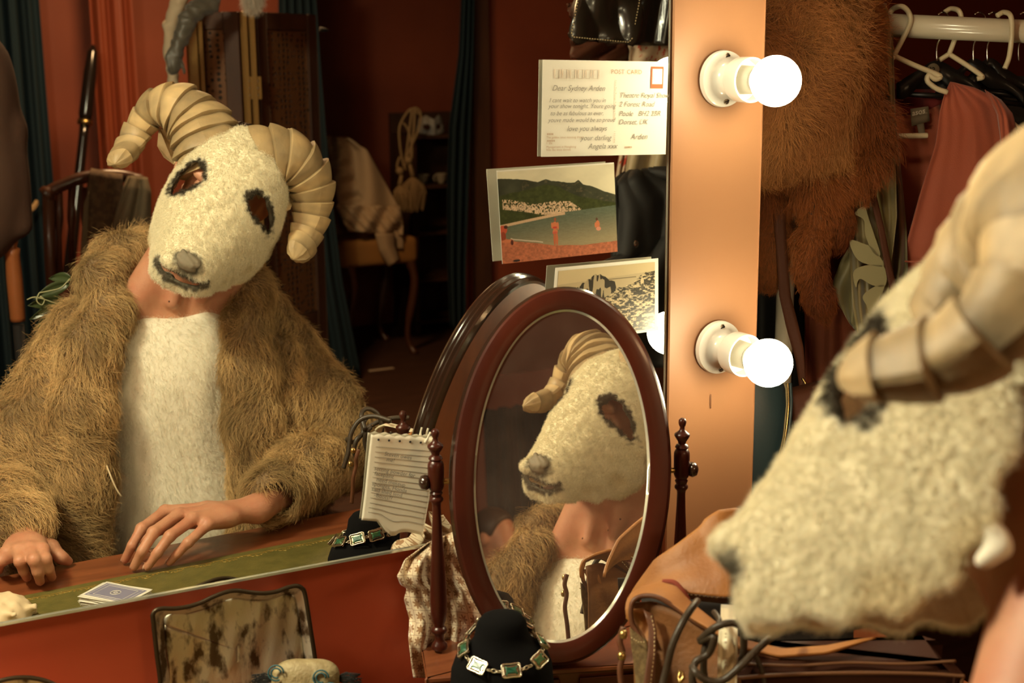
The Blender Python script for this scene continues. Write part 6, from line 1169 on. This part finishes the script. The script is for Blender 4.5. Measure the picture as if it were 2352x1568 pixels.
gw = mstrip('grey_shawl', M['greywool'], None, [(296, 404, 2.84), (284, 430, 2.81), (262, 500, 2.80), (250, 560, 2.80), (246, 620, 2.80)], [(336, 408, 2.84), (345, 440, 2.81), (345, 500, 2.80), (340, 560, 2.80), (336, 640, 2.80)], 30, 24, lambda s_, t_: .012 * math.sin(s_ * 13 + t_ * 2), .008); tag(gw, 'grey green wool shawl hanging over the chair beside the sitter\'s ear', 'shawl')
gw2 = mstrip('pale_cloth', M['greywool'], None, [(192, 470, 2.79), (186, 560, 2.79), (184, 640, 2.79)], [(204, 440, 2.79), (200, 560, 2.79), (204, 640, 2.79)], 14, 8, None, .006); tag(gw2, 'pale cloth edge hanging left of the fringed shawl', 'cloth')
# folding screen
FB = 2.7; sc_ = thing('folding_screen', 'tall dark pierced wooden screen with gilded hinged edges behind the sitter', 'screen', MB_(580, 600, FB) * A([1, 1, 0]))
def ypx(x, y, b): return MB_(x, y, b)
H0 = MB_(590, 27, FB)[2]
def panel(xp0, b0_, xp1, b1_, zt0):
    p0, p1 = MB_(xp0, 400, b0_), MB_(xp1, 400, b1_); p0[2] = p1[2] = 0; d = p1 - p0; L_ = np.linalg.norm(d); d /= L_; nv = A([-d[1], d[0], 0]); z = A([0, 0, 1.])
    def bx_(nm, a0, a1, z0, z1, m, th=.014, off=0.): return G().box(p0 + d * (a0 + a1) / 2 + z * (z0 + z1) / 2 + nv * off, d * (a1 - a0) / 2, nv * th, z * (z1 - z0) / 2, .002).obj(nm, m, sc_, smooth=False)
    w_ = min(.055, L_ * .3)
    bx_('stile', 0, w_, .02, zt0, M['darkwood']); bx_('stile', L_ - w_, L_, .02, zt0, M['darkwood'])
    for z0, z1 in ((.02, .12), (.70, .76), (zt0 - .055, zt0)): bx_('rail', w_, L_ - w_, z0, z1, M['darkwood'])
    bx_('lattice', w_, L_ - w_, .76, zt0 - .055, M['lattice'], .005); bx_('lower_panel', w_, L_ - w_, .12, .70, M['darkwood'], .006)
    return p0, p1, d, nv
pA = panel(452, FB + .10, 567, FB, H0); pB = panel(598, FB, 732, FB + .22, H0)
def edge(xp, wpx, b, ztop, nm='gilt_edge'):
    c = MB_(xp, 400, b); w_ = wpx * (b + 1.62) / F_PX * .5 * 1.13; return G().abox(c[0] - w_, c[0] + w_, c[1] - .002, c[1] + .022, .02, ztop, .002).obj(nm, M['brasswood'], sc_, smooth=False)
edge(574, 10, FB - .03, H0 - .0); edge(591, 11, FB - .03, H0); edge(582.5, 9, FB, H0, 'gap').data.materials[0] = M['blackm']
edge(455, 20, FB + .04, H0 - .03); edge(474, 9, FB + .04, H0 - .03); edge(465.5, 7, FB + .06, H0 - .03, 'gap').data.materials[0] = M['blackm']
for yy in (202, 42 if False else 460):
    c = MB_(582, yy, FB - .045)
    for s_ in (-1, 1):
        h = G().abox(c[0] + s_ * .014 - .012, c[0] + s_ * .014 + .012, c[1] - .004, c[1] + .004, c[2] - .036, c[2] + .036, .001).obj('hinge', M['brasswood'], sc_, smooth=False)
        for dz in (-.022, 0, .022): G().lathe([(0, 0), (.003, 0), (.002, .002), (0, .002)], (c[0] + s_ * .014, c[1] + .0045, c[2] + dz), (0, 1, 0), 8).obj('screw', M['screwm'], h)
fp = MB_(735, 68, FB + .22); G().tube([fp, fp + A([.022, 0, -.001]), fp + A([.034, 0, -.002])], [.010, .006, .0005], 8).obj('finial', M['blackm'], sc_)
# things hung over the screen
sk_ = thing('cream_stocking', 'long cream stocking hanging over the screen top above the left horn', 'stocking', MB_(395, 200, 2.6)); c = [MB_(*p) for p in ((470, -90, 2.60), (440, -60, 2.60), (412, 0, 2.60), (392, 60, 2.60), (388, 120, 2.60), (398, 190, 2.60))]
S = SDF(MB_(360, 240, 2.75) - .06, MB_(500, -110, 2.45) + .06, .004); S.chain(c, [.030, .028, .024, .020, .018, .017], k=.01); S.obj('stocking_leg', M['stocking'], sk_, smooth_it=1, xf=lambda v: v + np.c_[n3(v, 70, 1), n3(v, 60, 2), n3(v, 60, 3)] * .003)
gl = thing('satin_glove', 'long dark grey satin glove draped over the cream stocking on the screen', 'glove', MB_(400, 170, 2.5)); c = [MB_(*p) for p in ((496, -10, 2.53), (484, 12, 2.52), (452, 22, 2.52), (430, 45, 2.51), (416, 90, 2.51), (402, 125, 2.51), (396, 160, 2.51))]
S = SDF(MB_(360, 200, 2.65) - .05, MB_(530, -40, 2.4) + .06, .0035); S.chain(c, [.020, .024, .028, .026, .022, .022, .017], k=.01)
for k in range(4): S.cap(MB_(384 + k * 11, 130 + 6 * (k % 2), 2.505), MB_(386 + k * 12, 158 + 8 * (k % 2), 2.50), .0075, .005, k=.006)
S.obj('glove_body', M['glove'], gl, smooth_it=1, xf=lambda v: v + np.c_[n3(v, 90, 1), n3(v, 70, 2), n3(v, 120, 3)] * .0035)
fb = thing('white_feather_boa', 'white feathered trim hanging over the screen edge at the top', 'feather boa', MB_(580, 30, 2.5)); S = SDF(MB_(540, 60, 2.6) - .08, MB_(620, -80, 2.4) + .08, .005); S.chain([MB_(590, -80, 2.5), MB_(582, -30, 2.5), MB_(580, 8, 2.5)], [.028, .026, .018], k=.01); fo_ = S.obj('boa_core', M['white'], fb)
P, N_ = roots(fo_.data, 5000, 4); fur('feathers', P, N_, A([-.2, 0, -1.]), .030, .0003, A([.75, .65, .52]) * rng.uniform(.8, 1.1, (len(P), 1)), M['shirtfur'], fo_, lay=.6, K=4, jit=.5)
# alcove: chair with costumes, tassels, shelves
ac = thing('upholstered_chair', 'mustard upholstered chair with cabriole legs heaped with calico in the alcove', 'chair', MB_(840, 730, 5.5) * A([1, 1, 0])); zs2 = MB_(840, 560, 5.5)[2]
ab0, ab1 = MB_(740, 560, 5.6)[0], MB_(900, 560, 5.6)[0]
S = SDF((ab0 - .1, -6.0, .25), (ab1 + .2, -5.0, 1.5), .012); rbox(S, ((ab0 + ab1) / 2, -5.5, zs2 - .02), np.eye(3), ((ab1 - ab0) / 2 + .02, .24, .075), .03); rbox(S, ((ab0 + ab1) / 2 - .16, -5.62, zs2 + .26), [A([.96, 0, .26]), A([0, 1, 0]), A([-.26, 0, .96])], (.13, .06, .34), .04, k=.03); S.obj('upholstery', M['mustard'], ac, smooth_it=1)
for x, y in ((ab0 + .03, -5.30), (ab1 - .03, -5.30), (ab0 + .03, -5.72), (ab1 - .03, -5.72)): G().tube(spline([(x, y, zs2 - .06), (x + .03, y + .02, zs2 - .20), (x - .01, y, .16), (x - .005, y, .06), (x + .02, y + .03, 0)], 20), [.03] * 3 + [.024] * 6 + [.016] * 8 + [.022] * 3, 10).obj('cabriole_leg', M['chairwood'], ac)
cal = thing('calico_costume', 'rumpled calico costume thrown over the alcove chair', 'costume', MB_(850, 560, 5.35))
mstrip('bodice', M['calico'], cal, [(750, 312, 5.38), (757, 360, 5.36), (770, 430, 5.32), (778, 480, 5.30)], [(800, 318, 5.38), (842, 345, 5.36), (884, 420, 5.32), (922, 486, 5.30)], 40, 34, lambda s_, t_: .018 * math.sin(t_ * 30 + s_ * 5) * (s_ < .45) + .03 * math.sin(s_ * 10 + t_ * 6), .012)
mstrip('skirt', M['calico'], cal, [(772, 470, 5.26), (784, 500, 5.24), (800, 530, 5.24)], [(918, 474, 5.26), (926, 510, 5.22), (925, 540, 5.24)], 26, 44, lambda s_, t_: .022 * math.sin(s_ * 17 + t_ * 6) + .010 * math.sin(s_ * 34 - t_ * 10), .012)
mstrip('sleeve', M['calico'], cal, [(862, 536, 5.22), (872, 575, 5.22), (894, 612, 5.22)], [(905, 536, 5.22), (906, 565, 5.22), (916, 596, 5.22)], 16, 12, lambda s_, t_: -.03 * math.sin(PI * s_), .012)
mstrip('hem', M['calico'], cal, [(905, 530, 5.25), (912, 570, 5.25)], [(925, 520, 5.25), (925, 572, 5.25)], 10, 8, None, .012)
shf = thing('dark_shelves', 'dark wooden shelf unit in the alcove holding a white mask and cups', 'shelf unit', MB_(1000, 750, 5.85) * A([1, 1, 0])); q0 = MB_(948, 400, 5.8)[0]; q1 = q0 + 1.0; ztp = MB_(990, 262, 5.8)[2]
G().abox(q0, q1, -6.15, -6.12, 0, ztp).obj('back_board', M['darkwood'], shf, smooth=False)
for x in (q0, q1 - .03): G().abox(x, x + .03, -6.12, -5.8, 0, ztp if x == q0 and False else MB_(990, 310, 5.8)[2], .002).obj('side_board', M['darkwood'], shf, smooth=False)
sz_ = [MB_(990, y, 5.8)[2] for y in (310, 425, 532, 640, 735)]
for z in sz_: G().abox(q0 + .002, q1 - .002, -6.118, -5.80, z - .022, z, .002).obj('shelf', M['darkwood'], shf, smooth=False)
hm = thing('half_mask', 'small white venetian half mask on the top shelf in the alcove', 'mask', (MB_(993, 300, 5.84)[0], -5.86, sz_[0]))
cm_ = MB_(993, 291, 5.84); rows = []
for i in range(15):
    v_ = i / 14 * 2 - 1; row = []
    for j in range(27): u_ = j / 26 * 2 - 1; w_ = .083 * (1 - .10 * v_); zz = v_ * .050 - .018 * max(0, 1 - abs(u_) * 5) * (v_ < 0) - .020 * (1 - abs(abs(u_) - .55) * 2.5) * (v_ > .5) * -1 + (.016 * (abs(u_) ** 1.5)) * (v_ < 0); row.append((cm_[0] + u_ * w_, cm_[1] + .045 * (1 - u_ * u_) + .012 * math.exp(-(u_ * 7) ** 2) - .03, cm_[2] + zz))
    rows.append(row)
fs_ = []; nrow, ncol = 15, 27
for i in range(nrow - 1):
    for j in range(ncol - 1):
        u_, v_ = (j + .5) / 26 * 2 - 1, (i + .5) / 14 * 2 - 1
        if ((abs(u_) - .48) / .26) ** 2 + ((v_ + .05) / .38) ** 2 < 1: continue
        fs_.append((i * ncol + j, i * ncol + j + 1, (i + 1) * ncol + j + 1, (i + 1) * ncol + j))
mo = link('mask_shell', mesh('mask_shell', [p for r_ in rows for p in r_], fs_), M['plaster'], hm); md = mo.modifiers.new('solid', 'SOLIDIFY'); md.thickness = .003
for i, (x, l) in enumerate(((972, 'round china cup nearest the tassels on the second shelf'), (1018, 'small china cup by the curtain on the second shelf'))):
    c = MB_(x, 425, 5.85); cu_ = thing('china_cup', l, 'cup', (c[0], -5.88, sz_[1])); s_ = 1 - .3 * i
    G().lathe([(0, 0), (.022 * s_, 0), (.024 * s_, .006), (.040 * s_, .025), (.050 * s_, .055), (.053 * s_, .058), (.050 * s_, .060), (.046 * s_, .054), (.036 * s_, .026), (0, .012)], (c[0], -5.88, sz_[1]), (0, 0, 1), 28).obj('bowl', M['china'], cu_)
    G().tube([(c[0] - .048 * s_ - .022 * s_ * math.sin(q_), -5.88, sz_[1] + .034 + .018 * math.cos(q_)) for q_ in np.linspace(.2, PI - .2, 12)], .004, 8).obj('handle', M['china'], cu_)
tas = thing('tassel_rope', 'cream rope loops with two heavy tassels hung before the alcove shelves', 'tassel', MB_(945, 490, 5.65))
for pts in ([(962, 262), (948, 250), (935, 258), (918, 290), (918, 330), (925, 372), (932, 390)], [(940, 256), (955, 248), (966, 262), (960, 300), (940, 345), (930, 382)], [(946, 256), (940, 300), (935, 340), (930, 372)], [(952, 254), (950, 300), (944, 345), (945, 380)], [(926, 282), (938, 300), (946, 340), (945, 366)], [(918, 360), (912, 380), (916, 398), (926, 405)]):
    G().tube(spline([MB_(x, y, 5.62) for x, y in pts], 30), .0065, 8).obj('rope', M['rope'], tas)
for x, y in ((938, 368), (918, 392)): c = MB_(x, y, 5.60); G().lathe([(0, -.022), (.018, -.016), (.024, 0), (.018, .016), (0, .022)], c, (0, 0, 1), 14).obj('knot', M['rope'], tas)
for i, (x0, y0, x1, y1, sz2) in enumerate(((940, 375, 948, 405, 1.0), (922, 400, 918, 425, .7))):
    a, b = MB_(x0, y0, 5.6), MB_(x1, y1, 5.6); G().tube([a, b], [.008, .016], 10).obj('tassel_cap', M['rope'], tas); g = G(); b2 = MB_(948 if i == 0 else 930, 482, 5.6)
    for k in range(90): an = random.uniform(0, 2 * PI); r_ = random.uniform(.3, 1) * .072 * sz2; e = b2 + A([r_ * math.cos(an), r_ * math.sin(an) * .6, random.uniform(-.01, .02)]); m_ = (b + e) / 2 + A([.045 * math.cos(an) * sz2, .03 * math.sin(an), .02]); g.tube(spline([b, m_, e], 6), .0034, 4, caps=False)
    o = g.obj('tassel_skirt', M['rope'], tas); o['kind'] = 'stuff'
# ================================================================ bystander, seen only in the oval mirror
by = thing('person', 'bystander in dark clothes standing far back, small head in the oval mirror', 'person', (-.50, -3.85, 0)); bx0, by0 = -.50, -3.85; HT = 1.78
fdir = A([.95, .30, 0]); fdir /= np.linalg.norm(fdir); sd_ = A([-fdir[1], fdir[0], 0]); zz_ = A([0, 0, 1.]); RB = [sd_, fdir, zz_]; O_b = A([bx0, by0, 0])
def bq(s_, f, z): return O_b + sd_ * s_ + fdir * f + zz_ * z
S = SDF(O_b + A([-.4, -.4, -.05]), O_b + A([.4, .4, 1.95]), .009)
S.ell(bq(0, .0, HT - .10), (.075, .092, .10), RB, k=0); S.ell(bq(0, .05, HT - .17), (.055, .05, .06), RB, k=.03); S.cap(bq(0, .09, HT - .115), bq(0, .112, HT - .145), .009, .014, k=.012); S.ell(bq(0, .098, HT - .175), (.02, .012, .012), RB, k=.01); S.ell(bq(0, .085, HT - .21), (.02, .02, .018), RB, k=.015)
S.cap(bq(0, -.01, HT - .16), bq(0, -.03, HT - .30), .052, .058, k=.03); S.ell(bq(0, -.03, HT - .52), (.17, .10, .24), RB, k=.05); S.cap(bq(-.15, -.03, HT - .35), bq(.15, -.03, HT - .35), .055, .055, k=.05); S.ell(bq(0, -.02, HT - .86), (.155, .11, .15), RB, k=.05)
for s_ in (-1, 1):
    S.chain([bq(s_ * .18, -.03, HT - .36), bq(s_ * .23, -.03, HT - .64), bq(s_ * .19, .16, HT - .80)], [.048, .038, .028], k=.03); S.ell(bq(s_ * .18, .23, HT - .82), (.035, .05, .02), RB, k=.02)
    for k in range(4): S.cap(bq(s_ * .18 + (k - 1.5) * .018, .25, HT - .82), bq(s_ * .18 + (k - 1.5) * .019, .31 - .01 * abs(k - 1), HT - .84), .009, .007, k=.004)
    S.chain([bq(s_ * .09, -.02, HT - .92), bq(s_ * .095, .0, .48), bq(s_ * .10, -.02, .09)], [.082, .055, .040], k=.03); S.chain([bq(s_ * .10, -.03, .045), bq(s_ * .11, .15, .035)], [.04, .032], k=.02); S.ell(bq(s_ * .078, -.005, HT - .12), (.012, .022, .032), RB, k=.01)
pbody = S.obj('body', M['skin'], by, smooth_it=1)
S = SDF(O_b + A([-.3, -.3, 1.3]), O_b + A([.3, .3, 1.95]), .008); S.ell(bq(0, -.015, HT - .075), (.088, .105, .098), RB, k=0); S.ell(bq(0, .095, HT - .15), (.11, .07, .11), RB, k=.015, mode='sub'); S.obj('hair', M['hairdark'], by, smooth_it=1)
S = SDF(O_b + A([-.45, -.45, -.05]), O_b + A([.45, .45, 1.6]), .010); S.ell(bq(0, -.03, HT - .52), (.195, .125, .26), RB, k=0); S.cap(bq(-.16, -.03, HT - .36), bq(.16, -.03, HT - .36), .066, .066, k=.05); S.ell(bq(0, -.02, HT - .84), (.18, .13, .20), RB, k=.05)
for s_ in (-1, 1): S.chain([bq(s_ * .19, -.03, HT - .37), bq(s_ * .235, -.03, HT - .64), bq(s_ * .20, .12, HT - .78)], [.062, .052, .042], k=.03); S.chain([bq(s_ * .09, -.02, HT - .92), bq(s_ * .095, .0, .48), bq(s_ * .10, -.02, .10)], [.098, .070, .058], k=.03)
S.obj('dark_clothes', M['trousers'], by, smooth_it=1)
